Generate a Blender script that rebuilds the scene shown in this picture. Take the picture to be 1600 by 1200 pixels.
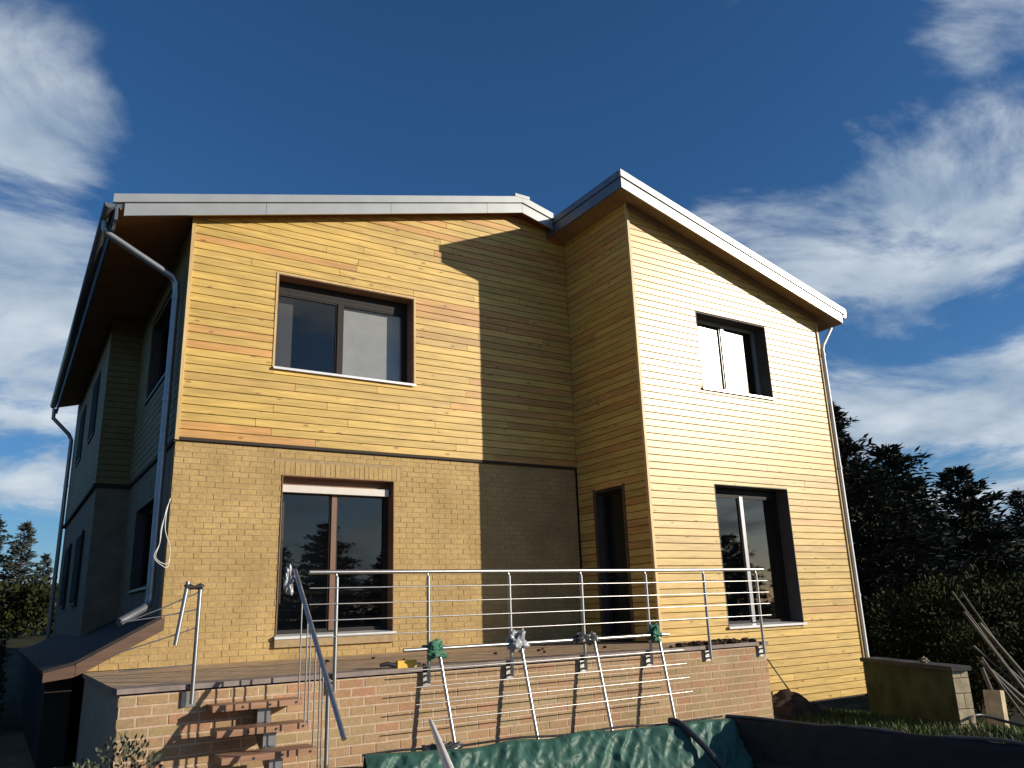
import bpy, bmesh, math, random
from mathutils import Vector, Matrix, noise
R = math.radians
rnd = random.Random(7)
for o in list(bpy.data.objects): bpy.data.objects.remove(o)
SC = bpy.context.scene
COL = SC.collection

# ---------------------------------------------------------------- camera
cam_d = bpy.data.cameras.new('camera'); cam = bpy.data.objects.new('camera', cam_d); COL.objects.link(cam)
cr = Vector((0.84745906, -0.52981086, -0.03337051)); cu = Vector((-0.11643842, -0.24684351, 0.9620345)); cf = Vector((0.51793362, 0.81139924, 0.27088011))
cam.matrix_world = Matrix(((cr.x, cu.x, -cf.x, -1.858), (cr.y, cu.y, -cf.y, -11.541), (cr.z, cu.z, -cf.z, 0.573), (0, 0, 0, 1)))
cam_d.sensor_width = 36; cam_d.lens = 1246.0/1600*36; cam_d.clip_end = 3000
SC.camera = cam
CAM = Vector((-1.858, -11.541, 0.573))

# ---------------------------------------------------------------- light
SUN = Vector((1.02, -1.0, 0.435)).normalized()
ELEV = math.asin(SUN.z)
SC.view_settings.view_transform = 'Standard'; SC.view_settings.look = 'None'
SC.view_settings.exposure = 0.22; SC.view_settings.gamma = 1.0; SC.view_settings.use_curve_mapping = False
sd = bpy.data.lights.new('sun', 'SUN'); so = bpy.data.objects.new('sun', sd); COL.objects.link(so)
sd.energy = 4.6; sd.angle = R(0.5); sd.color = (1.0, 0.90, 0.75)
so.rotation_euler = SUN.to_track_quat('Z', 'Y').to_euler(); so.location = SUN*60
W = bpy.data.worlds.new('World'); SC.world = W; W.use_nodes = True
nt = W.node_tree; nt.nodes.clear()
def N(t, typ, **kw):
    n = t.nodes.new(typ)
    for k, v in kw.items(): setattr(n, k, v)
    return n
def math_(t, op, a, b=None, c=None):
    n = N(t, 'ShaderNodeMath', operation=op)
    for i, v in enumerate((a, b, c)):
        if v is None: continue
        if hasattr(v, 'links'): t.links.new(v, n.inputs[i])
        else: n.inputs[i].default_value = v
    return n.outputs[0]
sky = N(nt, 'ShaderNodeTexSky', sky_type='NISHITA', sun_disc=False)
sky.sun_elevation = ELEV; sky.sun_rotation = math.atan2(SUN.x, SUN.y)
sky.altitude = 300; sky.air_density = 1.0; sky.dust_density = 0.5; sky.ozone_density = 6.0
bg = N(nt, 'ShaderNodeBackground'); bg.inputs['Strength'].default_value = 0.09
hs = N(nt, 'ShaderNodeHueSaturation'); hs.inputs['Saturation'].default_value = 1.08; nt.links.new(sky.outputs[0], hs.inputs['Color']); nt.links.new(hs.outputs[0], bg.inputs[0])
tc = N(nt, 'ShaderNodeTexCoord'); D = tc.outputs['Generated']
sp = N(nt, 'ShaderNodeSeparateXYZ'); nt.links.new(D, sp.inputs[0])
den = math_(nt, 'ADD', math_(nt, 'MAXIMUM', sp.outputs[2], 0.0), 0.22)
cb = N(nt, 'ShaderNodeCombineXYZ')
nt.links.new(math_(nt, 'DIVIDE', sp.outputs[0], den), cb.inputs[0]); nt.links.new(math_(nt, 'DIVIDE', sp.outputs[1], den), cb.inputs[1])
nz = N(nt, 'ShaderNodeTexNoise'); nz.inputs['Scale'].default_value = 1.7; nz.inputs['Detail'].default_value = 9; nz.inputs['Roughness'].default_value = 0.62; nz.inputs['Distortion'].default_value = 0.5
nt.links.new(cb.outputs[0], nz.inputs['Vector'])
bias = None
BLOBS = [((-0.06, .865, .50), 7.5, .32), ((-0.05, .93, .38), 7.5, .33), ((-.06, .90, .44), 6.5, .34), ((0.0, .95, .28), 9, .32), ((-.02, .975, .2), 8, .28), ((.03, .99, .12), 8, .12),
         ((.86, .33, .42), 9.5, .33), ((.82, .40, .42), 8, .30), ((.765, .50, .375), 8, .22), ((.72, .56, .41), 6, .14), ((.84,.42,.36),7,.2),
         ((.854, .49, .175), 9, .36), ((.90, .40, .165), 9, .36), ((.78, .29, .555), 7, .30), ((.65, .44, .62), 6, .08),
         ((.885, .385, .265), 4, .2), ((-.8, -.5, .3), 25, .2), ((.2, -.95, .22), 25, .25), ((.55, -.75, .35), 22, .12)]
for (d, ang, w) in BLOBS:
    dv = N(nt, 'ShaderNodeVectorMath', operation='DOT_PRODUCT'); nt.links.new(D, dv.inputs[0]); dv.inputs[1].default_value = Vector(d).normalized()
    mr = N(nt, 'ShaderNodeMapRange', interpolation_type='SMOOTHSTEP'); nt.links.new(dv.outputs['Value'], mr.inputs[0])
    mr.inputs[1].default_value = math.cos(R(ang*1.25)); mr.inputs[2].default_value = math.cos(R(ang*.15)); mr.inputs[3].default_value = 0; mr.inputs[4].default_value = w
    bias = mr.outputs[0] if bias is None else math_(nt, 'MAXIMUM', bias, mr.outputs[0])
dens = math_(nt, 'ADD', math_(nt, 'MULTIPLY_ADD', nz.outputs['Fac'], 1.75, -.375), bias)
cm = N(nt, 'ShaderNodeMapRange', interpolation_type='SMOOTHSTEP'); nt.links.new(dens, cm.inputs[0])
cm.inputs[1].default_value = 0.60; cm.inputs[2].default_value = 0.92; cm.inputs[3].default_value = 0; cm.inputs[4].default_value = 0.95
nz2 = N(nt, 'ShaderNodeTexNoise'); nz2.inputs['Scale'].default_value = 3.5; nz2.inputs['Detail'].default_value = 6; nt.links.new(cb.outputs[0], nz2.inputs['Vector'])
cc = N(nt, 'ShaderNodeValToRGB'); nt.links.new(nz2.outputs['Fac'], cc.inputs[0])
cc.color_ramp.elements[0].position = .35; cc.color_ramp.elements[0].color = (.27, .36, .47, 1)
cc.color_ramp.elements[1].position = .68; cc.color_ramp.elements[1].color = (.58, .64, .70, 1)
bg2 = N(nt, 'ShaderNodeBackground'); nt.links.new(cc.outputs[0], bg2.inputs[0]); bg2.inputs['Strength'].default_value = 1.0
mx = N(nt, 'ShaderNodeMixShader'); nt.links.new(cm.outputs[0], mx.inputs[0]); nt.links.new(bg.outputs[0], mx.inputs[1]); nt.links.new(bg2.outputs[0], mx.inputs[2])
wo = N(nt, 'ShaderNodeOutputWorld'); nt.links.new(mx.outputs[0], wo.inputs[0])

# ---------------------------------------------------------------- materials
def mat(name, col, rough=.6, metal=0, spec=.5, var=.0, scale=8, bump=0, bscale=60, objvar=0, stretch=(1, 1, 1)):
    m = bpy.data.materials.new(name); m.use_nodes = True; t = m.node_tree; b = t.nodes['Principled BSDF']
    b.inputs['Roughness'].default_value = rough; b.inputs['Metallic'].default_value = metal; b.inputs['Specular IOR Level'].default_value = spec
    c4 = (*col, 1); b.inputs['Base Color'].default_value = c4
    tx = N(t, 'ShaderNodeTexCoord'); mp = N(t, 'ShaderNodeMapping'); t.links.new(tx.outputs['Object'], mp.inputs[0]); mp.inputs['Scale'].default_value = stretch
    src = None
    if var:
        n = N(t, 'ShaderNodeTexNoise'); n.inputs['Scale'].default_value = scale; n.inputs['Detail'].default_value = 6; t.links.new(mp.outputs[0], n.inputs['Vector'])
        r = N(t, 'ShaderNodeMapRange'); t.links.new(n.outputs['Fac'], r.inputs[0]); r.inputs[1].default_value = .3; r.inputs[2].default_value = .7; r.inputs[3].default_value = 1-var; r.inputs[4].default_value = 1+var
        src = r.outputs[0]
    if objvar:
        oi = N(t, 'ShaderNodeObjectInfo'); r = N(t, 'ShaderNodeMapRange'); t.links.new(oi.outputs['Random'], r.inputs[0]); r.inputs[3].default_value = 1-objvar; r.inputs[4].default_value = 1+objvar
        src = math_(t, 'MULTIPLY', src, r.outputs[0]) if src else r.outputs[0]
    if src:
        h = N(t, 'ShaderNodeHueSaturation'); h.inputs['Color'].default_value = c4; t.links.new(src, h.inputs['Value']); t.links.new(h.outputs[0], b.inputs['Base Color'])
    if bump:
        n = N(t, 'ShaderNodeTexNoise'); n.inputs['Scale'].default_value = bscale; n.inputs['Detail'].default_value = 5; t.links.new(mp.outputs[0], n.inputs['Vector'])
        bu = N(t, 'ShaderNodeBump'); bu.inputs['Strength'].default_value = bump; bu.inputs['Distance'].default_value = .01; t.links.new(n.outputs['Fac'], bu.inputs['Height']); t.links.new(bu.outputs[0], b.inputs['Normal'])
    return m

def ramp(t, fac, stops, interp='LINEAR'):
    r = N(t, 'ShaderNodeValToRGB'); r.color_ramp.interpolation = interp
    e = r.color_ramp.elements
    while len(e) < len(stops): e.new(.5)
    for i, (p, c) in enumerate(stops): e[i].position = p; e[i].color = (*c, 1)
    t.links.new(fac, r.inputs[0]); return r.outputs[0]
def mixc(t, mode, fac, a, b):
    n = N(t, 'ShaderNodeMix', data_type='RGBA', blend_type=mode)
    for i, v in ((0, fac), (6, a), (7, b)):
        if hasattr(v, 'links'): t.links.new(v, n.inputs[i])
        else: n.inputs[i].default_value = v if i == 0 else (*v, 1)
    return n.outputs[2]

def wood(name, axis, cols, rough=.5, knots=True):
    """axis: which local axis the grain runs along"""
    m = bpy.data.materials.new(name); m.use_nodes = True; t = m.node_tree; b = t.nodes['Principled BSDF']
    tx = N(t, 'ShaderNodeTexCoord'); oi = N(t, 'ShaderNodeObjectInfo')
    off = N(t, 'ShaderNodeVectorMath', operation='MULTIPLY_ADD')
    cxyz = N(t, 'ShaderNodeCombineXYZ')
    for i in range(3): t.links.new(oi.outputs['Random'], cxyz.inputs[i])
    t.links.new(cxyz.outputs[0], off.inputs[0]); off.inputs[1].default_value = (71, 53, 37); t.links.new(tx.outputs['Object'], off.inputs[2])
    mp = N(t, 'ShaderNodeMapping'); s = [22, 22, 22]; s[axis] = 1.2; mp.inputs['Scale'].default_value = s; t.links.new(off.outputs[0], mp.inputs[0])
    n = N(t, 'ShaderNodeTexNoise'); n.inputs['Scale'].default_value = 1.6; n.inputs['Detail'].default_value = 7; n.inputs['Roughness'].default_value = .62; n.inputs['Distortion'].default_value = .6; t.links.new(mp.outputs[0], n.inputs['Vector'])
    base = ramp(t, oi.outputs['Random'], cols)
    g = N(t, 'ShaderNodeMapRange'); t.links.new(n.outputs['Fac'], g.inputs[0]); g.inputs[1].default_value = .3; g.inputs[2].default_value = .72; g.inputs[3].default_value = .66; g.inputs[4].default_value = 1.16
    # broad tone drift along a board
    mp3 = N(t, 'ShaderNodeMapping'); s3 = [3, 3, 3]; s3[axis] = .7; mp3.inputs['Scale'].default_value = s3; t.links.new(off.outputs[0], mp3.inputs[0])
    n3 = N(t, 'ShaderNodeTexNoise'); n3.inputs['Scale'].default_value = 1.; n3.inputs['Detail'].default_value = 3; t.links.new(mp3.outputs[0], n3.inputs['Vector'])
    drift = N(t, 'ShaderNodeMapRange'); t.links.new(n3.outputs['Fac'], drift.inputs[0]); drift.inputs[1].default_value = .35; drift.inputs[2].default_value = .65; drift.inputs[3].default_value = .84; drift.inputs[4].default_value = 1.1
    val = math_(t, 'MULTIPLY', g.outputs[0], drift.outputs[0])
    h = N(t, 'ShaderNodeHueSaturation'); t.links.new(base, h.inputs['Color']); t.links.new(val, h.inputs['Value'])
    col = h.outputs[0]
    if knots:
        mk = N(t, 'ShaderNodeMapping'); sk = [9, 9, 9]; sk[axis] = 3.2; mk.inputs['Scale'].default_value = sk; t.links.new(off.outputs[0], mk.inputs[0])
        v = N(t, 'ShaderNodeTexVoronoi', feature='F1'); v.inputs['Scale'].default_value = 1.0; v.inputs['Randomness'].default_value = 1.0; t.links.new(mk.outputs[0], v.inputs['Vector'])
        kn = N(t, 'ShaderNodeMapRange', interpolation_type='SMOOTHSTEP'); t.links.new(v.outputs['Distance'], kn.inputs[0]); kn.inputs[1].default_value = .08; kn.inputs[2].default_value = .2; kn.inputs[3].default_value = .75; kn.inputs[4].default_value = 0
        sel = N(t, 'ShaderNodeSeparateColor'); t.links.new(v.outputs['Color'], sel.inputs[0])
        kf = math_(t, 'MULTIPLY', kn.outputs[0], math_(t, 'GREATER_THAN', sel.outputs[0], .45))
        col = mixc(t, 'MIX', kf, col, (.20, .085, .03))
    t.links.new(col, b.inputs['Base Color'])
    b.inputs['Roughness'].default_value = rough; b.inputs['Specular IOR Level'].default_value = .45
    bu = N(t, 'ShaderNodeBump'); bu.inputs['Strength'].default_value = .35; bu.inputs['Distance'].default_value = .002; t.links.new(n.outputs['Fac'], bu.inputs['Height']); t.links.new(bu.outputs[0], b.inputs['Normal'])
    return m

PINE = [(0, (.62, .412, .105)), (.15, (.69, .46, .115)), (.3, (.64, .425, .11)), (.45, (.60, .40, .105)), (.6, (.68, .45, .12)), (.70, (.62, .402, .10)), (.74, (.63, .34, .10)), (.9, (.60, .32, .095)), (.94, (.57, .38, .11)), (1, (.67, .44, .115))]
PINE_GLARE = [(0, (.68, .455, .135)), (.2, (.63, .42, .125)), (.4, (.70, .47, .14)), (.6, (.65, .44, .135)), (.78, (.71, .475, .145)), (.86, (.66, .43, .13)), (.90, (.66, .375, .12)), (1, (.69, .46, .16))]  # pine lifted paler for the wing, sun glare put into the colour
M = {}
M['pine_x'] = wood('pine_boards_front', 0, PINE, .5)
M['pine_wing'] = wood('pine_boards_wing', 0, PINE_GLARE, .38)
M['pine_y'] = wood('pine_boards_side', 1, PINE, .5)
M['pine_trim'] = wood('pine_trim', 2, [(0, (.66, .47, .2)), (1, (.7, .48, .2))], .5, False)
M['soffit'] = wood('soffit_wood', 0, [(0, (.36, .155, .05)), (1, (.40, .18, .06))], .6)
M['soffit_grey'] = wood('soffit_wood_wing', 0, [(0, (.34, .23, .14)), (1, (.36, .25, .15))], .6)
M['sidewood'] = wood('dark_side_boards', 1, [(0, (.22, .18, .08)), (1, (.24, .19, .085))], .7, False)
M['brown_board'] = wood('brown_stained_board', 0, [(0, (.125, .07, .045)), (1, (.14, .08, .05))], .55, False)
M['tread'] = wood('tread_wood', 0, [(0, (.33, .18, .105)), (1, (.37, .20, .12))], .5, False)
M['membrane'] = mat('dark_membrane', (.03, .022, .016), .8)
M['zinc_wing'] = mat('glare_zinc_verge', (.42, .43, .425), .34, .35, .5, .07, 3, .05, 30)  # zinc made paler, the glare on the wing roof edge put into it
M['zinc'] = mat('zinc_verge', (.37, .385, .38), .34, .35, .5, .07, 3, .05, 30)
M['zinc_dark'] = mat('zinc_gutter', (.16, .17, .19), .4, .6, .5, .12, 5)
M['zinc_pipe'] = mat('zinc_pipe', (.30, .315, .34), .35, .7, .5, .1, 6)
M['whitepipe'] = mat('white_painted_pipe', (.75, .74, .70), .35, 0, .5, .05, 6)
M['frame'] = mat('anthracite_frame', (.024, .021, .02), .6, 0, .2, .1, 9)
M['frame_grey'] = mat('grey_alu_frame', (.30, .30, .31), .35, .3, .5, .08, 9)
M['frame_brown'] = mat('brown_frame', (.17, .085, .05), .42, 0, .5, .12, 9)
M['lining'] = wood('reveal_lining', 1, [(0, (.25, .13, .07)), (1, (.27, .14, .075))], .6, False)
M['lining_dark'] = mat('dark_lining', (.075, .06, .055), .6, 0, .5, .15, 6)
M['sill'] = mat('aluminium_sill', (.72, .72, .72), .3, .25, .5, .06, 6)
M['shutter'] = mat('shutter_box', (.62, .58, .52), .45, 0, .5, .06, 8)
M['room'] = mat('dark_room', (.10, .095, .09), .9)
M['blind'] = mat('pale_blind', (.50, .50, .50), .8, 0, .3, .1, 3)
M['steel'] = mat('brushed_steel', (.46, .455, .45), .36, .95, .5, .06, 20)
M['blackrub'] = mat('black_tape', (.02, .02, .022), .5, 0, .5, .2, 20)
M['slab'] = mat('terrace_floor', (.42, .29, .175), .75, 0, .4, .25, 5, .4, 40)
M['coping'] = mat('coping_stone', (.23, .185, .165), .7, 0, .4, .2, 8, .3, 40)
M['mortar'] = mat('mortar', (.36, .26, .145), .9, 0, .3, .15, 12, .4, 80)
M['mortar2'] = mat('terrace_mortar', (.50, .38, .27), .9, 0, .3, .15, 12, .4, 80)
M['soil'] = mat('dark_soil', (.045, .027, .017), .95, 0, .2, .5, 9, .8, 25)
M['leafdark'] = mat('conifer_needles', (.034, .037, .028), .8, 0, .12, .45, .9)
M['leaf'] = mat('hedge_leaves', (.030, .034, .010), .8, 0, .12, .5, 1.6)
M['leafgrey'] = mat('grey_green_leaves', (.085, .095, .06), .6, 0, .3, .4, 7)
M['leaffar'] = mat('far_tree_leaves', (.05, .058, .05), .7, 0, .3, .4, .5)
M['bark'] = mat('bark', (.06, .042, .03), .9, 0, .2, .4, 6, .6, 14)
M['grass'] = mat('grass_blades', (.055, .08, .016), .6, 0, .3, .5, 1.5)
M['whiteplastic'] = mat('white_plastic', (.72, .70, .64), .35, 0, .5, .1, 8)
M['yellow'] = mat('yellow_plastic', (.72, .45, .05), .45, 0, .5, .1, 20)
M['greencloth'] = mat('green_cloth', (.05, .17, .10), .6, 0, .4, .35, 14, .5, 30)
M['greyplastic'] = mat('grey_plastic_film', (.32, .33, .35), .28, 0, .7, .3, 14, .5, 30)
M['blackplastic'] = mat('black_plastic_film', (.03, .03, .034), .3, 0, .6, .3, 14, .5, 30)
M['cablewhite'] = mat('white_cable', (.6, .6, .57), .5)
M['wallgreen'] = mat('shade_green_render', (.06, .075, .035), .9, 0, .2, .35, 3, .5, 25)  # green render darkened for the shade on the wall's long side
M['gardenwall'] = mat('rendered_block', (.52, .43, .28), .85, 0, .3, .3, 5, .5, 30, .1)  # block colour raised so the wall end and stub look sunlit
M['polegrey'] = mat('weathered_pole', (.10, .092, .072), .7, 0, .4, .4, 6)
M['slate'] = mat('dark_slate', (.05, .05, .052), .75, 0, .3, .3, 8, .4, 25)
M['hem'] = mat('grey_sheet_hem', (.10, .10, .10), .6, 0, .4, .4, 5)
M['darkpane'] = mat('dark_pane', (.025, .025, .027), .8, 0, .05)
M['hose'] = mat('black_hose', (.03, .03, .03), .4)
M['rooftile'] = mat('grey_roof', (.22, .22, .23), .6, 0, .4, .2, 4)
M['tile_dark'] = mat('dark_roof_tiles', (.03, .026, .024), .8, 0, .3, .3, 6, .5, 20)
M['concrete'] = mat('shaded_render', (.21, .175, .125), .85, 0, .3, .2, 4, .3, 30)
M['liner_shade'] = mat('shade_black_liner', (.013, .013, .014), .55, 0, .35, .3, 5, .5, 12)  # black stands in for the shade on the basin's right side

def brickmat(name, cols, rough=.85):
    m = bpy.data.materials.new(name); m.use_nodes = True; t = m.node_tree; b = t.nodes['Principled BSDF']
    oi = N(t, 'ShaderNodeObjectInfo'); tx = N(t, 'ShaderNodeTexCoord')
    gm = N(t, 'ShaderNodeNewGeometry')
    # joined bricks fall back on per-island randomness, single bricks on per-object randomness
    ad = math_(t, 'FRACT', math_(t, 'ADD', oi.outputs['Random'], gm.outputs['Random Per Island']))
    base = ramp(t, ad, cols)
    n = N(t, 'ShaderNodeTexNoise'); n.inputs['Scale'].default_value = 30; n.inputs['Detail'].default_value = 6; t.links.new(gm.outputs['Position'], n.inputs['Vector'])
    n2 = N(t, 'ShaderNodeTexNoise'); n2.inputs['Scale'].default_value = 1.3; n2.inputs['Detail'].default_value = 4; t.links.new(gm.outputs['Position'], n2.inputs['Vector'])
    r = N(t, 'ShaderNodeMapRange'); t.links.new(n.outputs['Fac'], r.inputs[0]); r.inputs[1].default_value = .3; r.inputs[2].default_value = .7; r.inputs[3].default_value = .85; r.inputs[4].default_value = 1.13
    r2 = N(t, 'ShaderNodeMapRange'); t.links.new(n2.outputs['Fac'], r2.inputs[0]); r2.inputs[1].default_value = .3; r2.inputs[2].default_value = .7; r2.inputs[3].default_value = .80; r2.inputs[4].default_value = 1.12
    h = N(t, 'ShaderNodeHueSaturation'); t.links.new(base, h.inputs['Color']); t.links.new(math_(t, 'MULTIPLY', r.outputs[0], r2.outputs[0]), h.inputs['Value']); t.links.new(h.outputs[0], b.inputs['Base Color'])
    b.inputs['Roughness'].default_value = rough; b.inputs['Specular IOR Level'].default_value = .3
    bu = N(t, 'ShaderNodeBump'); bu.inputs['Strength'].default_value = .5; bu.inputs['Distance'].default_value = .004; t.links.new(n.outputs['Fac'], bu.inputs['Height']); t.links.new(bu.outputs[0], b.inputs['Normal'])
    return m
M['brick'] = brickmat('yellow_brick', [(0, (.43, .30, .125)), (.3, (.46, .32, .135)), (.6, (.44, .305, .125)), (.8, (.41, .28, .115)), (1, (.455, .315, .135))])
M['brick2'] = brickmat('mixed_terrace_brick', [(0, (.38, .225, .125)), (.25, (.355, .255, .14)), (.45, (.40, .215, .125)), (.62, (.34, .255, .13)), (.8, (.39, .245, .135)), (1, (.37, .28, .155))])

def glass(name, tint, refl_ior=1.6, rough=.0, base=(.4, .4, .4)):
    m = bpy.data.materials.new(name); m.use_nodes = True; t = m.node_tree; t.nodes.clear()
    tr = N(t, 'ShaderNodeBsdfTransparent'); tr.inputs[0].default_value = (*tint, 1)
    gl = N(t, 'ShaderNodeBsdfGlossy'); gl.inputs['Roughness'].default_value = rough; gl.inputs[0].default_value = (1, .95, .87, 1)
    fr = N(t, 'ShaderNodeFresnel'); fr.inputs[0].default_value = refl_ior
    mxs = N(t, 'ShaderNodeMixShader'); ge = N(t, 'ShaderNodeNewGeometry')
    fm = N(t, 'ShaderNodeMix', data_type='FLOAT'); t.links.new(ge.outputs['Backfacing'], fm.inputs[0]); t.links.new(fr.outputs[0], fm.inputs[2]); fm.inputs[3].default_value = .10
    t.links.new(fm.outputs[0], mxs.inputs[0]); t.links.new(tr.outputs[0], mxs.inputs[1]); t.links.new(gl.outputs[0], mxs.inputs[2])
    o = N(t, 'ShaderNodeOutputMaterial'); t.links.new(mxs.outputs[0], o.inputs[0]); return m
M['glass'] = glass('window_glass', (.74, .75, .74), 1.75, .012)
M['glass_glint'] = glass('sunlit_window_glass', (.45, .47, .46), 1.9, .17)

def tarpmat():
    m = mat('green_tarpaulin', (.036, .105, .078), .5, 0, .4, .22, 6)
    t = m.node_tree; b = t.nodes['Principled BSDF']
    tx = N(t, 'ShaderNodeTexCoord'); mp = N(t, 'ShaderNodeMapping'); t.links.new(tx.outputs['Object'], mp.inputs[0]); mp.inputs['Scale'].default_value = (9, 3, 5); mp.inputs['Rotation'].default_value = (0, .6, .3)
    n = N(t, 'ShaderNodeTexNoise'); n.inputs['Scale'].default_value = 1.4; n.inputs['Detail'].default_value = 4; n.inputs['Distortion'].default_value = 1.4; t.links.new(mp.outputs[0], n.inputs['Vector'])
    bu = N(t, 'ShaderNodeBump'); bu.inputs['Strength'].default_value = .22; bu.inputs['Distance'].default_value = .05; t.links.new(n.outputs['Fac'], bu.inputs['Height']); t.links.new(bu.outputs[0], b.inputs['Normal'])
    return m
M['tarp'] = tarpmat()

# ---------------------------------------------------------------- mesh helpers
def link(name, me, m, parent=None, loc=None):
    o = bpy.data.objects.new(name, me); COL.objects.link(o)
    if m is not None and not me.materials: me.materials.append(m)
    if parent is not None: o.parent = parent
    if loc: o.location = loc
    return o
class MB:
    def __init__(s): s.v = []; s.f = []; s.smooth = set()
    def add(s, vs, fs, smooth=False):
        k = len(s.v); s.v += [tuple(v) for v in vs]
        for f in fs:
            if smooth: s.smooth.add(len(s.f))
            s.f.append([i+k for i in f])
        return s
    def box(s, x0, x1, y0, y1, z0, z1):
        return s.add([(x0, y0, z0), (x1, y0, z0), (x1, y1, z0), (x0, y1, z0), (x0, y0, z1), (x1, y0, z1), (x1, y1, z1), (x0, y1, z1)],
                     [(0, 3, 2, 1), (4, 5, 6, 7), (0, 1, 5, 4), (1, 2, 6, 5), (2, 3, 7, 6), (3, 0, 4, 7)])
    def prism(s, poly, axis_vec):
        """extrude a closed 3-D polygon"""
        n = len(poly); a = Vector(axis_vec); vs = [Vector(p) for p in poly]; vs += [p+a for p in vs]
        return s.add(vs, [list(range(n))[::-1], list(range(n, 2*n))]+[(i, (i+1) % n, n+(i+1) % n, n+i) for i in range(n)])
    def tube(s, pts, r, n=10, cap=True):
        pts = [Vector(p) for p in pts]; rr = r if isinstance(r, (list, tuple)) else [r]*len(pts)
        rings = []; up = None
        for i, p in enumerate(pts):
            t = (pts[min(i+1, len(pts)-1)]-pts[max(i-1, 0)]).normalized()
            if up is None:
                up = Vector((0, 0, 1)) if abs(t.z) < .9 else Vector((1, 0, 0))
            x = t.cross(up).normalized(); y = x.cross(t).normalized(); up = y
            rings.append([p+(x*math.cos(2*math.pi*k/n)+y*math.sin(2*math.pi*k/n))*rr[i] for k in range(n)])
        vs = [v for g in rings for v in g]; fs = []
        for i in range(len(pts)-1):
            for k in range(n): fs.append((i*n+k, i*n+(k+1) % n, (i+1)*n+(k+1) % n, (i+1)*n+k))
        s.add(vs, fs, True)
        if cap:
            s.add(rings[0], [list(range(n))]); s.add(rings[-1], [list(range(n))[::-1]])
        return s
    def build(s, name, m, parent=None, loc=None, recalc=True):
        me = bpy.data.meshes.new(name); me.from_pydata(s.v, [], s.f)
        if s.smooth:
            me.polygons.foreach_set('use_smooth', [i in s.smooth for i in range(len(s.f))])
        if recalc and len(s.f) < 20000:
            bm = bmesh.new(); bm.from_mesh(me); bmesh.ops.recalc_face_normals(bm, faces=bm.faces); bm.to_mesh(me); bm.free()
        me.update()
        return link(name, me, m, parent, loc)
def tag(o, label=None, cat=None, group=None, kind=None):
    if label: o['label'] = label
    if cat: o['category'] = cat
    if group: o['group'] = group
    if kind: o['kind'] = kind
    return o
def empty(name, loc=(0, 0, 0)):
    o = bpy.data.objects.new(name, None); COL.objects.link(o); o.location = loc; o.empty_display_size = .2
    return o
def copy_tree(src, parent=None):
    c = src.copy(); COL.objects.link(c)
    if parent is not None: c.parent = parent
    for ch in list(src.children): copy_tree(ch, c)
    return c

# ---------------------------------------------------------------- ground
def ground_z(x, y):
    z = -1.13
    if x > 9: z -= .14*min(x-9, 4)
    if y > 8: z += .055*min(y-8, 30)
    return z
mb = MB()
xs = [-400, -150, -60, -30, -15, -8, -4, -2, 0, 2, 4, 5.5, 6, 7, 8, 9, 10, 11, 12, 13, 16, 22, 35, 60, 150, 400]
ys = [-400, -150, -60, -30, -18, -12, -9, -8, -7, -6, -5, -4, -3, -2, -1, 0, 2, 5, 8, 12, 20, 30, 38, 60, 150, 400]
vs = []
for y in ys:
    for x in xs:
        w = .03*noise.noise(Vector((x*.8, y*.8, 0))) if abs(x) < 20 and abs(y) < 20 else 0
        vs.append((x, y, ground_z(x, y)+w-(.25 if (0 < x < 6 and -9 < y < -4) else 0)))
fs = [(j*len(xs)+i, j*len(xs)+i+1, (j+1)*len(xs)+i+1, (j+1)*len(xs)+i) for j in range(len(ys)-1) for i in range(len(xs)-1)]
mb.add(vs, fs, True)
gm_ = mat('ground_soil_grass', (.028, .03, .013), .95, 0, .2, .45, .8, .6, 6)
t = gm_.node_tree; b_ = t.nodes['Principled BSDF']; old = b_.inputs['Base Color'].links[0].from_socket
tx = N(t, 'ShaderNodeTexCoord'); sx = N(t, 'ShaderNodeSeparateXYZ'); t.links.new(tx.outputs['Object'], sx.inputs[0])
n = N(t, 'ShaderNodeTexNoise'); n.inputs['Scale'].default_value = .6; n.inputs['Detail'].default_value = 6; t.links.new(tx.outputs['Object'], n.inputs['Vector'])
wob = math_(t, 'MULTIPLY_ADD', n.outputs['Fac'], 3.0, -1.5)
def edge(v, a, b):
    r = N(t, 'ShaderNodeMapRange', interpolation_type='SMOOTHSTEP'); t.links.new(v, r.inputs[0]); r.inputs[1].default_value = a; r.inputs[2].default_value = b; return r.outputs[0]
fx = math_(t, 'ADD', sx.outputs[0], wob); fy = math_(t, 'ADD', sx.outputs[1], wob)
bounce_patch = math_(t, 'MULTIPLY', math_(t, 'MULTIPLY', edge(fx, -3.2, -1.6), edge(fx, 8.5, 7)), math_(t, 'MULTIPLY', edge(fy, -26, -22), edge(fy, 6, 4)))  # earth patch before the house, added for its warm bounce light
n5 = N(t, 'ShaderNodeTexNoise'); n5.inputs['Scale'].default_value = 5; n5.inputs['Detail'].default_value = 8; t.links.new(tx.outputs['Object'], n5.inputs['Vector'])
earth = ramp(t, n5.outputs['Fac'], [(.3, (.22, .135, .075)), (.7, (.34, .215, .125))])
t.links.new(mixc(t, 'MIX', bounce_patch, old, earth), b_.inputs['Base Color'])
tag(mb.build('ground', gm_), kind='structure')

# ---------------------------------------------------------------- house
HOUSE = empty('timber_house', (0, 0, 0))
tag(HOUSE, 'two storey house with pine cladding above yellow brick and zinc roof edges', 'house')
XW, YW, XR = 6.84, -1.886, 11.72
S1 = .259; RX = 5.72                       # main gable slope, ridge x
def soff_main(x): return 6.34+S1*x if x <= RX else 6.34+S1*RX-S1*(x-RX)
S2 = .272
def soff_wing(x): return 7.56-S2*(x-6.43)
PITCH = .119
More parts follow.
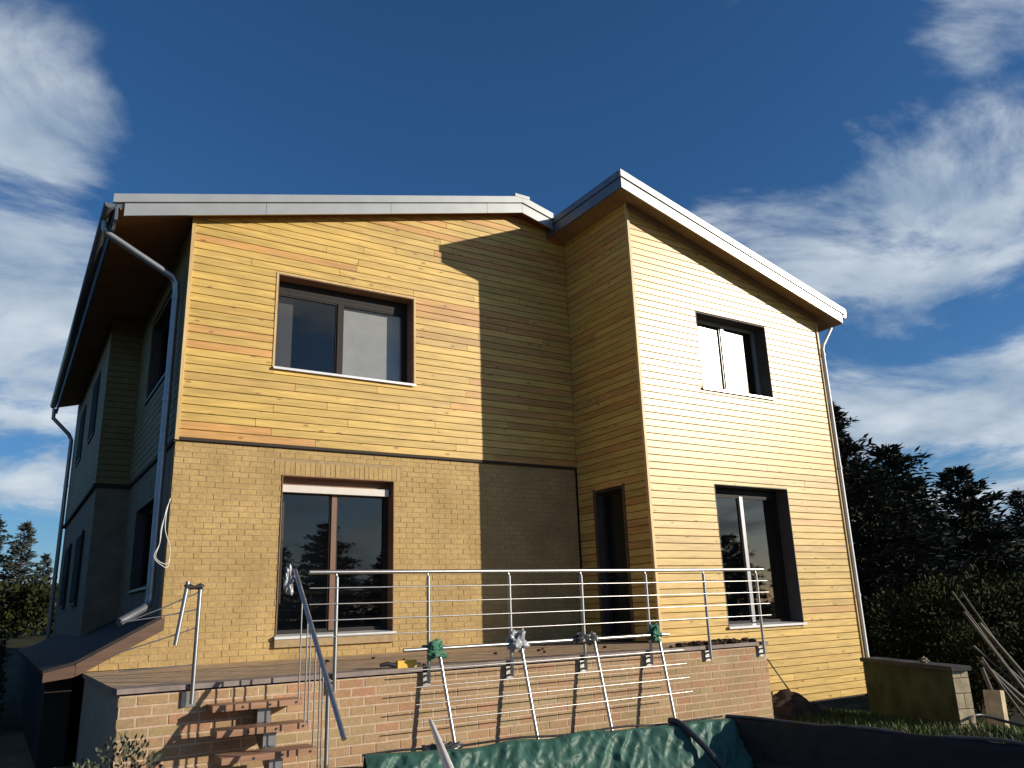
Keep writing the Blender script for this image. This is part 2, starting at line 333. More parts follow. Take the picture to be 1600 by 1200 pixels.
# generic plank: chamfered face, real depth
def plank_mesh(Mf, bl, br, tl, tr, z0, z1, dep=.023):
    """bl,br: u of the bottom edge ends; tl,tr of the top edge ends"""
    g = .009; c = .004
    zz = [(z0, -dep), (z0, -c), (z0+c, 0), (z1-g-c, 0), (z1-g, -c), (z1-g, -dep)]
    mb = MB(); h = z1-z0
    L = []; Rr = []
    for z, d in zz:
        t = (z-z0)/h
        L.append(Mf(bl+(tl-bl)*t, d, z)); Rr.append(Mf(br+(tr-br)*t, d, z))
    mb.add(L+Rr, [list(range(6)), list(range(6, 12))[::-1]]+[(i, (i+1) % 6, 6+(i+1) % 6, 6+i) for i in range(6)])
    return mb
def plank_wall(parent, Mf, u0, u1, z0, ulow, uhigh, zmax, holes, m, lens, rng, pitch=PITCH, name='plank'):
    z = z0; n = 0
    while z < zmax:
        z1 = z+pitch
        bl, tl = max(u0, ulow(z)), max(u0, ulow(z1)); br, tr = min(u1, uhigh(z)), min(u1, uhigh(z1))
        if tr-tl < .03 or br-bl < .03:
            z = z1; continue
        segs = []
        brk = sorted(set([None])-{None})
        hs = [h for h in holes if h[3] > z+.002 and h[2] < z1-.002]
        hs.sort()
        cur_b, cur_t = bl, tl
        for h in hs:
            segs.append((cur_b, h[0], cur_t, h[0], z, z1))
            if h[2] > z+.03: segs.append((h[0], h[1], h[0], h[1], z, h[2]))
            if h[3] < z1-.03: segs.append((h[0], h[1], h[0], h[1], h[3], z1))
            cur_b = cur_t = h[1]
        segs.append((cur_b, br, cur_t, tr, z, z1))
        for (a, b, ta, tb, za, zb) in segs:
            if b-a < .02: continue
            cuts = [a]
            x = a+rng.uniform(.8, lens)
            while x < b-.6:
                cuts.append(x); x += rng.uniform(lens*.7, lens*1.15)
            cuts.append(b)
            for i in range(len(cuts)-1):
                c0, c1 = cuts[i], cuts[i+1]
                t0 = ta if i == 0 else c0; t1 = tb if i == len(cuts)-2 else c1
                e0 = 0 if i == 0 else .003; e1 = 0 if i == len(cuts)-2 else .003
                jit = rng.uniform(-.0015, .0015)
                def Mj(u, d, zz, jit=jit): return Mf(u, d+jit, zz)
                plank_mesh(Mj, c0+e0, c1-e1, t0+e0, t1-e1, za, zb).build(name, m, parent, recalc=True); n += 1
        z = z1
    return n
def backing(Mf, u0, u1, zlo, topf, holes, d, name, m, parent, extra=()):
    """wall sheet with real openings"""
    us = sorted(set([u0, u1]+[h[0] for h in holes]+[h[1] for h in holes]+[e for e in extra if u0 < e < u1]))
    zs = sorted(set([zlo]+[h[2] for h in holes]+[h[3] for h in holes]))
    mb = MB()
    for i in range(len(us)-1):
        a, b = us[i], us[i+1]; mid = (a+b)/2
        for j in range(len(zs)):
            za = zs[j]; last = j == len(zs)-1
            zc = (za+zs[j+1])/2 if not last else za+.01
            if any(h[0]-1e-4 < mid < h[1]+1e-4 and h[2]-1e-4 < zc < h[3]+1e-4 for h in holes): continue
            if last: q = [(a, za), (b, za), (b, topf(b)), (a, topf(a))]
            else: q = [(a, za), (b, za), (b, zs[j+1]), (a, zs[j+1])]
            mb.add([Mf(u, d, z) for u, z in q], [(0, 1, 2, 3)])
    return mb.build(name, m, parent)
Mmain = lambda u, d, z: (u, -d, z)
Mwing = lambda u, d, z: (u, YW-d, z)
Mside = lambda u, d, z: (XW-d, u, z)          # wing's side wall, faces -x
Mleft = lambda u, d, z: (-d, u, z)            # left side wall, faces -x
ZB = 2.965
UW = (1.287, 3.585, 4.178, 5.695)             # upper window, main front
LW = (1.497, 3.268, .30, 2.572)               # lower window door, main front
WU = (8.30, 10.136, 4.212, 5.647)
WL = (8.33, 10.196, .165, 2.51)
SDO = (-1.235, -.50, .02, 2.48)
rng = random.Random(11)
# main front timber storey
tw = backing(Mmain, 0, XW, ZB, lambda u: soff_main(u)+.05, [UW], -.024, 'timber_wall', M['membrane'], HOUSE, [RX])
n1 = plank_wall(tw, Mmain, .03, XW-.003, ZB+.045, lambda z: (z-6.34)/S1, lambda z: RX+(6.34+S1*RX-z)/S1, soff_main(RX)+.1, [UW], M['pine_x'], 3.3, rng)
MB().box(.03, XW-.003, .006, .03, ZB+.005, ZB+.043).build('starter_strip', M['membrane'], tw)
MB().box(-.024, .027, -.026, .03, ZB, soff_main(0)+.01).build('corner_trim', M['pine_trim'], tw)
# wing front
ww = backing(Mwing, XW, XR, -1.14, lambda u: soff_wing(u)+.05, [WU, WL], -.024, 'wing_wall', M['membrane'], HOUSE)
n2 = plank_wall(ww, Mwing, XW+.03, XR-.03, -1.115, lambda z: -99, lambda z: 6.43+(7.56-z)/S2, soff_wing(XW)+.1, [WU, WL], M['pine_wing'], 4.4, rng)
MB().box(XW-.024, XW+.027, YW-.026, YW+.03, -1.13, soff_wing(XW)+.01).build('corner_trim', M['pine_trim'], ww)
MB().box(XR-.027, XR+.02, YW-.026, YW+.03, -1.13, soff_wing(XR)+.01).build('corner_trim', M['pine_trim'], ww)
# wing side wall
ws = backing(Mside, YW, 0.0, -.3, lambda u: 7.5, [SDO], -.024, 'wing_side_wall', M['membrane'], HOUSE)
n3 = plank_wall(ws, Mside, YW+.03, -.003, 0.01, lambda z: -99, lambda z: 99, 7.48, [SDO], M['pine_y'], 4, rng)
print('planks', n1, n2, n3)
# left side wall: lower render, timber above, a bay standing proud further back
LWH = [(1.0, 3.3, 4.235, 5.66), (1.0, 3.3, 1.05, 2.37)]
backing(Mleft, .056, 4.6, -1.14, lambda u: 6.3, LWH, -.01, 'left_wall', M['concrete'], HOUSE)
def stuff_boards(Mf, u0, u1, z0, z1, holes, name):
    mb = MB(); z = z0
    while z < z1:
        zt = min(z+PITCH, z1)
        segs = [(u0, u1)]
        for h in holes:
            if h[3] > z+.01 and h[2] < zt-.01:
                segs = [s for a, b in segs for s in ((a, min(b, h[0])), (max(a, h[1]), b)) if s[1]-s[0] > .02]
        for a, b in segs:
            q = plank_mesh(Mf, a, b, a, b, z, zt); mb.add(q.v, q.f)
        z = zt
    o = mb.build(name, M['sidewood'], HOUSE); o['kind'] = 'stuff'; return o
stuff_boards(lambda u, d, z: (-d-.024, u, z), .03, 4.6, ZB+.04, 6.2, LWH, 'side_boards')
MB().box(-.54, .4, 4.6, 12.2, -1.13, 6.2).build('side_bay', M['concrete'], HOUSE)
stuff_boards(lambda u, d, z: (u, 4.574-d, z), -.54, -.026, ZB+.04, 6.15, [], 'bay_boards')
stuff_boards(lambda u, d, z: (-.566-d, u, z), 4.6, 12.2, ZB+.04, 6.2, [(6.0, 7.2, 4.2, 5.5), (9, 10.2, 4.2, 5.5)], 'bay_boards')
MB().box(-.03, 0, .0, 4.57, ZB-.03, ZB+.035).build('side_band', M['membrane'], HOUSE)
MB().box(-.60, -.026, 4.545, 4.60, ZB-.03, ZB+.035).build('side_band', M['membrane'], HOUSE)
MB().box(-.60, -.541, 4.6, 12.2, ZB-.03, ZB+.035).build('side_band', M['membrane'], HOUSE)
# back and right enclosing walls
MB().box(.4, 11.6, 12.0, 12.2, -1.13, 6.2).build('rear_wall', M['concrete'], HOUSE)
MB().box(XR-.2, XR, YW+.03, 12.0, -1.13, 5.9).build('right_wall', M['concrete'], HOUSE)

# ---- bricks
def brick_proto():
    mb = MB(); w, h, c = .5, .5, .02
    # unit brick, front face towards -y, chamfered
    vs = [(-w, 0, -h), (w, 0, -h), (w, 0, h), (-w, 0, h), (-w, -.75, -h), (w, -.75, -h), (w, -.75, h), (-w, -.75, h), (-w+c, -1, -h+c*2), (w-c, -1, -h+c*2), (w-c, -1, h-c*2), (-w+c, -1, h-c*2)]
    fs = [(0, 1, 5, 4), (1, 2, 6, 5), (2, 3, 7, 6), (3, 0, 4, 7), (4, 5, 9, 8), (5, 6, 10, 9), (6, 7, 11, 10), (7, 4, 8, 11), (8, 9, 10, 11)]
    return vs, fs
BV, BF = brick_proto()
def lay_bricks(rows, yface, m, parent, rng, proto_len, proto_h, limit=300, dep=.02):
    """rows: list of (u0,u1,z0,z1) brick rectangles on a wall facing -y. Nearest become own objects"""
    me = bpy.data.meshes.new('brick'); me.from_pydata([Vector((v[0], v[1]*dep, v[2])) for v in BV], [], BF); me.materials.append(m)
    rows = sorted(rows, key=lambda r: (Vector(((r[0]+r[1])/2, yface, (r[2]+r[3])/2))-CAM).length/max(.02, (r[1]-r[0])*(r[3]-r[2]))**.5)
    rest = MB(); first = None
    for i, (a, b, c, d) in enumerate(rows):
        loc = ((a+b)/2, yface+rng.uniform(-.002, .003), (c+d)/2+rng.uniform(-.0015, .0015)); sc = (b-a, 1, d-c)
        if i < limit:
            if first is None: o = first = bpy.data.objects.new('brick', me)
            else: o = first.copy()
            COL.objects.link(o); o.parent = parent; o.location = loc; o.scale = sc; o.rotation_euler = (0, rng.uniform(-.006, .006), 0)
        else:
            rest.add([(v[0]*sc[0]+loc[0], v[1]*dep+loc[1], v[2]*sc[2]+loc[2]) for v in BV], BF)
    if rest.f:
        o = rest.build('brick_field', m, parent, recalc=False); o['kind'] = 'stuff'
def brick_rows(u0f, u1, z0, z1, L, Hc, joint, holes, rng):
    out = []; z = z0; k = 0
    while z+Hc*.6 < z1:
        zt = min(z+Hc, z1)-joint
        u0 = u0f(z); x = u0-(L*.5 if k % 2 else 0) - rng.uniform(0, .02) - ((u0*1.0) % L if False else 0)
        # keep the bond aligned between rows
        x = math.floor(u0/L)*L-(L*.5 if k % 2 else 0)+ rng.uniform(-.012, .012)
        while x < u1:
            a, b = max(x, u0), min(x+L-joint, u1)
            segs = [(a, b)] if b-a > .025 else []
            for h in holes:
                if h[3] > z+.01 and h[2] < zt-.005:
                    segs = [s for p, q in segs for s in ((p, min(q, h[0])), (max(p, h[1]), q)) if s[1]-s[0] > .02]
            out += [(p, q, z, zt) for p, q in segs]
            x += L
        z += Hc; k += 1
    return out
BH = (LW[0], LW[1], LW[2], LW[3]); SOLD = (LW[0]-.12, LW[1]+.12, LW[3], LW[3]+.205)
bw = backing(lambda u, d, z: (u, .05-d, z), 0, XW, -.02, lambda u: ZB+.06, [BH], -.005, 'brick_wall', M['mortar'], HOUSE)
MB().add([(-.84, .055, 0), (.0, .055, 0), (.0, .055, .46)], [(0, 1, 2)]).build('gable_infill', M['mortar'], bw)
rows = brick_rows(lambda z: (-.84+z/.54 if z < .45 else 0.0), XW, .0, ZB, .225, .0805, .009, [BH, SOLD], random.Random(3))
ns = 26; wS = (SOLD[1]-SOLD[0])/ns
rows += [(SOLD[0]+i*wS, SOLD[0]+(i+1)*wS-.009, SOLD[2]+.004, SOLD[3]-.004) for i in range(ns)]
print('bricks', len(rows))
lay_bricks(rows, .0555, M['brick'], bw, random.Random(5), .22, .07, 299, .006)
MB().box(-.0, .012, .064, .3, -.1, ZB).build('brick_return', M['mortar'], bw)

# ---- windows
def mbox(mb, Mf, u0, u1, d0, d1, z0, z1):
    c = [Mf(u, d, z) for z in (z0, z1) for d in (d0, d1) for u in (u0, u1)]
    mb.add(c, [(0, 1, 3, 2), (4, 6, 7, 5), (0, 4, 5, 1), (1, 5, 7, 3), (3, 7, 6, 2), (2, 6, 4, 0)])
def make_window(label, Mf, h, rev, fw, mull, mats, glassm, panes_tilt=0, top_box=0, sill_out=.05, blind=None, box_mat=None, dark=1.5, mw=.04):
    """window: frame > pane, sash, sill, reveal, shutter_box, room"""
    u0, u1, z0, z1 = h
    fm, lm, sm = mats[:3]
    mb = MB(); zt = z1-top_box
    mbox(mb, Mf, u0, u0+fw, -rev-.07, -rev, z0, zt); mbox(mb, Mf, u1-fw, u1, -rev-.07, -rev, z0, zt)
    mbox(mb, Mf, u0+fw, u1-fw, -rev-.07, -rev, zt-fw, zt); mbox(mb, Mf, u0+fw, u1-fw, -rev-.07, -rev, z0, z0+fw)
    win = mb.build('window', fm, HOUSE); win['label'] = label
    um = u0+(u1-u0)*mull
    mb = MB(); mbox(mb, Mf, um-mw, um+mw, -rev-.062, -rev+.012, z0+fw, zt-fw); mb.build('mullion', mats[3] if len(mats) > 3 else fm, win)
    for k, (a, b) in enumerate(((u0+fw, um-mw), (um+mw, u1-fw))):
        s = .026
        mb = MB(); dd0, dd1 = -rev-.055, -rev-.008
        mbox(mb, Mf, a, a+s, dd0, dd1, z0+fw, zt-fw); mbox(mb, Mf, b-s, b, dd0, dd1, z0+fw, zt-fw)
        mbox(mb, Mf, a+s, b-s, dd0, dd1, zt-fw-s, zt-fw); mbox(mb, Mf, a+s, b-s, dd0, dd1, z0+fw, z0+fw+s)
        mb.build('sash', fm, win)
        t = panes_tilt
        mb = MB(); d = -rev-.03; q = (b-a)*math.tan(t)/2; zq = 0
        mb.add([Mf(a+s-.004, d-q, z0+fw+s-.004), Mf(b-s+.004, d+q, z0+fw+s-.004), Mf(b-s+.004, d+q, zt-fw-s+.004), Mf(a+s-.004, d-q, zt-fw-s+.004)], [(0, 1, 2, 3)])
        mb.build('pane', glassm, win)
        if blind and k in blind:
            mb = MB(); n = 24; db = -rev-.085
            for i in range(n):
                ua, ub = a+(b-a)*i/n, a+(b-a)*(i+1)/n
                wa, wb = .004*0, 0
                mb.add([Mf(ua, db+wa, z0+.03), Mf(ub, db+wb, z0+.03), Mf(ub, db+wb, zt-.02), Mf(ua, db+wa, zt-.02)], [(0, 1, 2, 3)], True)
            mb.build('blind', M['blind'], win)
    # reveal lining
    mb = MB(); e = .012
    mbox(mb, Mf, u0-.0, u0+e, -rev, .004, z0, z1); mbox(mb, Mf, u1-e, u1, -rev, .004, z0, z1); mbox(mb, Mf, u0+e, u1-e, -rev, .004, z1-e, z1)
    mb.build('reveal', lm, win)
    if top_box:
        mb = MB(); mbox(mb, Mf, u0+e, u1-e, -rev-.07, -rev+.005, zt, z1-e); mb.build('shutter_box', box_mat or fm, win)
    mb = MB()
    p = [(-rev+.001, z0+.03), (sill_out, z0+.004), (sill_out, z0-.032), (sill_out-.006, z0-.032), (sill_out-.006, z0-.006), (-rev+.001, z0+.018)]
    us = (u0-.025 if sill_out > .02 else u0+e, u1+.025 if sill_out > .02 else u1-e)
    A = [Mf(us[0], d, z) for d, z in p]; B = [Mf(us[1], d, z) for d, z in p]
    mb.add(A+B, [list(range(6)), list(range(6, 12))]+[(i, (i+1) % 6, 6+(i+1) % 6, 6+i) for i in range(6)]); mb.build('sill', sm, win)
    # the room behind the glass
    mb = MB(); c = [Mf(u, d, z) for z in (z0-.3, z1+.2) for d in (-rev-dark, -rev-.075) for u in (u0-.6, u1+.6)]
    mb.add(c, [(0, 1, 3, 2), (4, 6, 7, 5), (0, 4, 5, 1), (2, 6, 4, 0), (1, 5, 7, 3)])
    mb.build('room', M['room'], win)
    return win
w = make_window('wide upper window with a pale blind behind one pane', Mmain, UW, .24, .065, .475, (M['frame'], M['lining'], M['sill']), M['glass'], 0, .16, .05, blind=(1,), box_mat=M['frame'])
mb = MB()
for a in ((UW[0]-.03, UW[0]-.001, UW[2]-.02, UW[3]+.03), (UW[1]+.001, UW[1]+.03, UW[2]-.02, UW[3]+.03), (UW[0], UW[1], UW[3]+.001, UW[3]+.03)): mbox(mb, Mmain, a[0], a[1], -.02, .012, a[2], a[3])
mb.build('architrave', M['pine_trim'], w)
Mbrick = lambda u, d, z: (u, .04-d, z)
w = make_window('brown framed window door with roller shutter rail', Mbrick, LW, .20, .06, .49, (M['frame'], M['lining'], M['sill'], M['frame_brown']), M['glass'], 0, .13, .06, box_mat=M['lining'])
mb = MB(); mbox(mb, Mbrick, LW[0]+.013, LW[1]-.05, -.17, -.10, LW[3]-.235, LW[3]-.13); mb.build('shutter_rail', M['shutter'], w)
mb = MB(); mbox(mb, Mbrick, LW[0]-.02, LW[1]+.02, -.03, .045, LW[2]-.14, LW[2]-.035); mb.build('sill_course', M['mortar'], w)
make_window('upper wing window glaring with reflected sun', Mwing, WU, .26, .05, .5, (M['frame_grey'], M['lining_dark'], M['sill']), M['glass_glint'], R(-1.3), .0, .04)
make_window('tall lower wing window with grey mullion', Mwing, WL, .26, .05, .48, (M['frame'], M['lining_dark'], M['sill'], M['frame_grey']), M['glass'], 0, .10, .05, box_mat=M['frame'])
for h in LWH:
    make_window('dark window in the shaded side wall', Mleft, h, .15, .06, .5, (M['frame'], M['lining_dark'], M['zinc_dark']), M['glass'], 0, 0, .05)
for h in ((6.0, 7.2, 4.2, 5.5), (9, 10.2, 4.2, 5.5), (6.0, 7.2, .9, 2.3), (9, 10.2, .9, 2.3)):
    mb = MB(); mbox(mb, lambda u, d, z: (-.541-d, u, z), *h[:2], .0, .05, *h[2:]); wn = mb.build('window', M['frame'], HOUSE)
    mb = MB(); mbox(mb, lambda u, d, z: (-.541-d, u, z), h[0]+.07, h[1]-.07, .051, .058, h[2]+.07, h[3]-.07); mb.build('pane', M['darkpane'], wn)
# narrow glazed door in the wing's side wall
u0, u1, z0, z1 = SDO
mb = MB(); rv = .14
mbox(mb, Mside, u0, u0+.07, -rv-.07, -rv, z0, z1); mbox(mb, Mside, u1-.07, u1, -rv-.07, -rv, z0, z1); mbox(mb, Mside, u0+.07, u1-.07, -rv-.07, -rv, z1-.07, z1); mbox(mb, Mside, u0+.07, u1-.07, -rv-.07, -rv, z0, z0+.12)
door = mb.build('door', M['frame'], HOUSE); door['label'] = 'narrow glazed door in the shaded inner corner'
mb = MB(); mb.add([Mside(u0+.06, -rv-.03, z0+.1), Mside(u1-.06, -rv-.03, z0+.1), Mside(u1-.06, -rv-.03, z1-.06), Mside(u0+.06, -rv-.03, z1-.06)], [(0, 1, 2, 3)]); mb.build('pane', M['glass'], door)
mb = MB(); mbox(mb, Mside, u0, u0+.012, -rv, .004, z0, z1); mbox(mb, Mside, u1-.012, u1, -rv, .004, z0, z1); mbox(mb, Mside, u0+.012, u1-.012, -rv, .004, z1-.012, z1); mb.build('reveal', M['lining_dark'], door)
mb = MB(); mb.tube([Mside(u1-.1, -rv+.01, 1.02), Mside(u1-.1, -rv+.05, 1.02), Mside(u1-.22, -rv+.05, 1.02)], .01, 8); mb.build('handle', M['steel'], door)
mb = MB(); c = [Mside(u, d, z) for z in (z0-.1, z1+.1) for d in (-1.2, -rv-.075) for u in (u0-.3, u1+.2)]
mb.add(c, [(0, 1, 3, 2), (4, 6, 7, 5), (0, 4, 5, 1), (2, 6, 4, 0), (1, 5, 7, 3)]); mb.build('room', M['room'], door)
for a in ((u0-.06, u0-.001), (u1+.001, u1+.06)):
    mb = MB(); mbox(mb, Mside, a[0], a[1], -.02, .012, z0, z1+.05); mb.build('architrave', M['brown_board'], door)

# ---- roof
ROOF_Y1 = 12.25
OM = -.22; OE = -1.06                                   # main verge overhang, left eave x
def zl(x): return 6.465+S1*x if x <= RX else 6.465+S1*RX-S1*(x-RX)     # line between flashing and fascia
XE = 6.40
poly = [(OE, OM+.012, zl(OE)-.06), (RX, OM+.012, zl(RX)-.06), (XE, OM+.012, zl(XE)-.06), (XE, OM+.012, zl(XE)+.10), (RX, OM+.012, zl(RX)+.10), (OE, OM+.012, zl(OE)+.10)]
roof = MB().prism(poly, (0, ROOF_Y1-OM, 0)).build('roof', M['zinc_dark'], HOUSE)
def strip(x0, x1, lo, hi, y0, y1, zf=zl):
    return MB().prism([(x0, y0, zf(x0)+lo), (x1, y0, zf(x1)+lo), (x1, y0, zf(x1)+hi), (x0, y0, zf(x0)+hi)], (0, y1-y0, 0))
joints = [OE+.10, .98, 3.05, 4.95, RX]
for i in range(len(joints)-1):
    strip(joints[i]+(.003 if i else 0), joints[i+1]-.003, -.195, -.006, OM-.02, OM+.01).build('fascia', M['zinc'], roof)
strip(RX+.003, XE+.01, -.195, -.006, OM-.02, OM+.01).build('fascia', M['zinc'], roof)
strip(OE-.05, RX-.001, .006, .135, OM-.045, OM+.009).build('verge_flashing', M['zinc'], roof)
strip(RX+.001, XE+.02, .006, .135, OM-.045, OM+.009).build('verge_flashing', M['zinc'], roof)
strip(RX-.16, RX+.16, .137, .20, OM-.05, ROOF_Y1).build('ridge_cap', M['zinc'], roof)
# soffits
for (a, b) in ((OE+.05, RX), (RX, XE)):
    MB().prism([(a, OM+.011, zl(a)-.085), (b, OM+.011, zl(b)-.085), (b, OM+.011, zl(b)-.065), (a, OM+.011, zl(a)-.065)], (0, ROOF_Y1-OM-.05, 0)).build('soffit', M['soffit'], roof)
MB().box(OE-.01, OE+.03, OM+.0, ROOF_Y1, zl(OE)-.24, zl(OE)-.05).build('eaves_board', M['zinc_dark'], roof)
# left gutter (half round, open to the sky)
def gutter(p0, p1, r, name, m, parent):
    mb = MB(); n = 10; p0, p1 = Vector(p0), Vector(p1); ax = (p1-p0).normalized(); side = ax.cross(Vector((0, 0, 1))).normalized()
    rings = []
    for p in (p0, p1):
        for rr in (r, r-.006):
            rings.append([p+side*math.cos(math.pi+math.pi*k/n)*rr+Vector((0, 0, 1))*math.sin(math.pi+math.pi*k/n)*rr for k in range(n+1)])
    o0, i0, o1, i1 = rings; k = n+1
    vs = o0+i0+o1+i1; fs = []
    for i in range(n):
        fs += [(i, i+1, 2*k+i+1, 2*k+i), (k+i, k+i+1, 3*k+i+1, 3*k+i), (i, i+1, k+i+1, k+i), (2*k+i, 2*k+i+1, 3*k+i+1, 3*k+i)]
    fs += [(0, k, 3*k, 2*k), (n, k+n, 3*k+n, 2*k+n)]
    mb.add(vs, fs, True); mb.add(o0, [list(range(n+1))]); mb.add(o1, [list(range(n+1))])
    return mb.build(name, m, parent)
gutter((OE-.085, OM-.03, zl(OE)-.03), (OE-.085, ROOF_Y1, zl(OE)-.03), .075, 'gutter', M['zinc_dark'], roof)
# wing roof
OW = -2.25; XL, XRT = 6.43, 12.1
def zw(x): return 7.665-S2*(x-XL)
def stripw(x0, x1, lo, hi, y0, y1): return strip(x0, x1, lo, hi, y0, y1, zw)
wr = MB().prism([(XL+.02, OW+.012, zw(XL)-.07), (XRT, OW+.012, zw(XRT)-.07), (XRT, OW+.012, zw(XRT)+.1), (XL+.02, OW+.012, zw(XL)+.1)], (0, ROOF_Y1-OW, 0)).build('wing_roof', M['zinc_dark'], HOUSE)
jw = [XL, 8.35, 10.3, XRT-.02]
for i in range(3): stripw(jw[i]+(.002 if i else 0), jw[i+1]-.002, -.195, -.006, OW-.02, OW+.01).build('fascia', M['zinc_wing'], wr)
stripw(XL-.02, XRT+.1, .006, .135, OW-.045, OW+.009).build('verge_flashing', M['zinc_wing'], wr)
MB().box(XL-.012, XL+.018, OW+.011, ROOF_Y1-.5, zw(XL)-.195, zw(XL)-.004).build('side_fascia', M['zinc_dark'], wr)
MB().box(XL-.03, XL+.018, OW+.01, ROOF_Y1-.5, zw(XL)+.006, zw(XL)+.132).build('side_flashing', M['zinc_dark'], wr)
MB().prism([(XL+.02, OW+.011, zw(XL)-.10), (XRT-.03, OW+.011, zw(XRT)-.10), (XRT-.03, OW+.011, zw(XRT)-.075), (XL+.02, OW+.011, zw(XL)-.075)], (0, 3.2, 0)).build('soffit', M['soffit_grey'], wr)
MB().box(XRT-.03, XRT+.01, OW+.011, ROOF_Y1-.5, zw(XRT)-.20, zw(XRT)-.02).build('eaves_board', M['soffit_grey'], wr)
gutter((XRT+.07, OW-.02, zw(XRT)-.02), (XRT+.07, ROOF_Y1-.5, zw(XRT)-.02), .06, 'gutter', M['zinc_wing'], wr)
# boards closing the joint between walls and soffits
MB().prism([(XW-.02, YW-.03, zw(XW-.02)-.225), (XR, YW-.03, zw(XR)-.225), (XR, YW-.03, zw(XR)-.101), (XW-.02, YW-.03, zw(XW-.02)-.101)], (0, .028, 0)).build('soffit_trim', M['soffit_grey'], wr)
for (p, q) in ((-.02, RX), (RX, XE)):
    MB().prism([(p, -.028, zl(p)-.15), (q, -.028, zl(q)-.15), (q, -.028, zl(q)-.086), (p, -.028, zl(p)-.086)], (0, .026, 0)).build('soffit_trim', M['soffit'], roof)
# ---- downpipes
def pipe(pts, r, m, brackets, label):
    o = MB().tube(pts, r, 12).build('downpipe', m, HOUSE); o['label'] = label
    for b in brackets:
        MB().tube([Vector(b)-Vector((0, 0, .03)), Vector(b)+Vector((0, 0, .03))], r+.008, 12).build('pipe_clip', m, o)
    return o
gz = zl(OE)-.1
pipe([(OE-.085, .22, gz), (OE-.085, .22, gz-.10), (OE-.06, .22, gz-.17), (-.19, .32, 5.47), (-.125, .32, 5.38), (-.115, .32, 5.22), (-.115, .32, .86), (-.13, .30, .78), (-.2, .22, .73), (-.50, -.02, .57)], .052, M['zinc_pipe'],
     [(-.115, .32, 5.15), (-.115, .32, 3.6), (-.115, .32, 2.9), (-.115, .32, 1.0)], 'grey downpipe on the shaded left corner')
pipe([(-1.12, 11.9, 6.0), (-1.12, 11.9, 5.75), (-.72, 11.9, 5.35), (-.65, 11.9, 5.2), (-.65, 11.9, -.2)], .05, M['zinc_pipe'], [(-.65, 11.9, 4), (-.65, 11.9, 1.7)], 'downpipe at the far end of the left side')
pipe([(XRT+.05, -1.93, zw(XRT)-.1), (XRT+.05, -1.93, zw(XRT)-.2), (11.82, -1.93, 5.52), (11.775, -1.93, 5.42), (11.775, -1.93, -1.02), (11.8, -1.99, -1.08)], .032, M['whitepipe'],
     [(11.775, -1.93, 5.3), (11.775, -1.93, 3), (11.775, -1.93, .6)], 'slim white downpipe on the right corner')
# ---- lean-to on the left flank
lt = MB().prism([(.0, -.02, .64), (-.95, -.02, .13), (-1.28, -.02, .04), (-1.28, -.02, -.02), (-.97, -.02, .06), (.0, -.02, .58)], (0, 11, 0)).build('lean_to_roof', M['tile_dark'], HOUSE)
MB().prism([(.03, -.05, .62), (-.93, -.05, .10), (-.93, -.05, -.05), (.03, -.05, .455)], (0, .028, 0)).build('fascia_board', M['brown_board'], lt)
MB().prism([(-.935, -.05, .09), (-1.27, -.05, .015), (-1.27, -.05, -.09), (-.935, -.05, -.05)], (0, .028, 0)).build('fascia_board', M['brown_board'], lt)
MB().box(-1.2, -.90, .6, 11, -1.13, -.02).build('lean_to_wall', M['membrane'], HOUSE)

# ---------------------------------------------------------------- terrace
TX0, TX1, TY = -.83, 7.59, -3.28
TER = empty('terrace', (3.4, -1.6, -1.13)); Tm = Matrix.Translation(-Vector(TER.location))
tag(TER, 'raised brick terrace with stone coping in front of the yellow brick storey', 'terrace')
def tbuild(mb, name, m, parent=TER):
    o = mb.build(name, m, parent)
    if parent is TER: o.location = -Vector(TER.location)
    return o
tw_ = tbuild(MB().box(TX0+.01, TX1-.01, TY+.020, -.0, -1.3, -.062), 'retaining_wall', M['mortar2'])
r = brick_rows(lambda z: TX0, TX1, -1.15, -.062, .27, .091, .015, [], random.Random(9))
lay_bricks(r, TY+.0215, M['brick2'], tw_, random.Random(4), .27, .08, 300, .006)
print('terrace bricks', len(r))
cop = tbuild(MB().box(TX0-.02, TX1+.01, TY-.025, TY+.30, -.045, .0), 'coping', M['coping'])
tbuild(MB().box(TX0-.02, TX1+.01, TY+.305, -1.915, -.06, -.006), 'floor', M['slab'])
tbuild(MB().box(TX0-.02, XW-.03, -1.91, .045, -.06, -.007), 'floor', M['slab'])
for i in range(1, 9): pass
def frag(seed, r, n=1, flat=.6):
    q = random.Random(seed); mb = MB()
    bm = bmesh.new(); bmesh.ops.create_icosphere(bm, subdivisions=2, radius=r)
    for v in bm.verts:
        k = 1+.45*noise.noise(v.co*(1.6/r)+Vector((seed, 0, 0))); v.co = Vector((v.co.x*k, v.co.y*k, v.co.z*k*flat))
    vs = [v.co.copy() for v in bm.verts]; fs = [[x.index for x in f.verts] for f in bm.faces]; bm.free()
    mb.add(vs, fs); return mb
# soil and plant scraps on the terrace edge
mb = MB(); q = random.Random(21)
for i in range(70):
    x = q.choice([q.gauss(6.62, .30), q.gauss(6.9, .25), q.uniform(1.5, 7.3)]); y = q.gauss(-3.12, .07) if x > 6 else q.uniform(-3.2, -.6)
    r0 = q.uniform(.012, .03) if x < 6 else q.uniform(.02, .075)
    g = frag(i, r0); mb.add([(v[0]+x, v[1]+max(-3.22, y), v[2]+r0*.3) for v in g.v], g.f)
tag(mb.build('soil_scraps', M['soil']), 'dark clods of soil and plant scraps lying along the terrace edge', 'soil', kind='stuff')

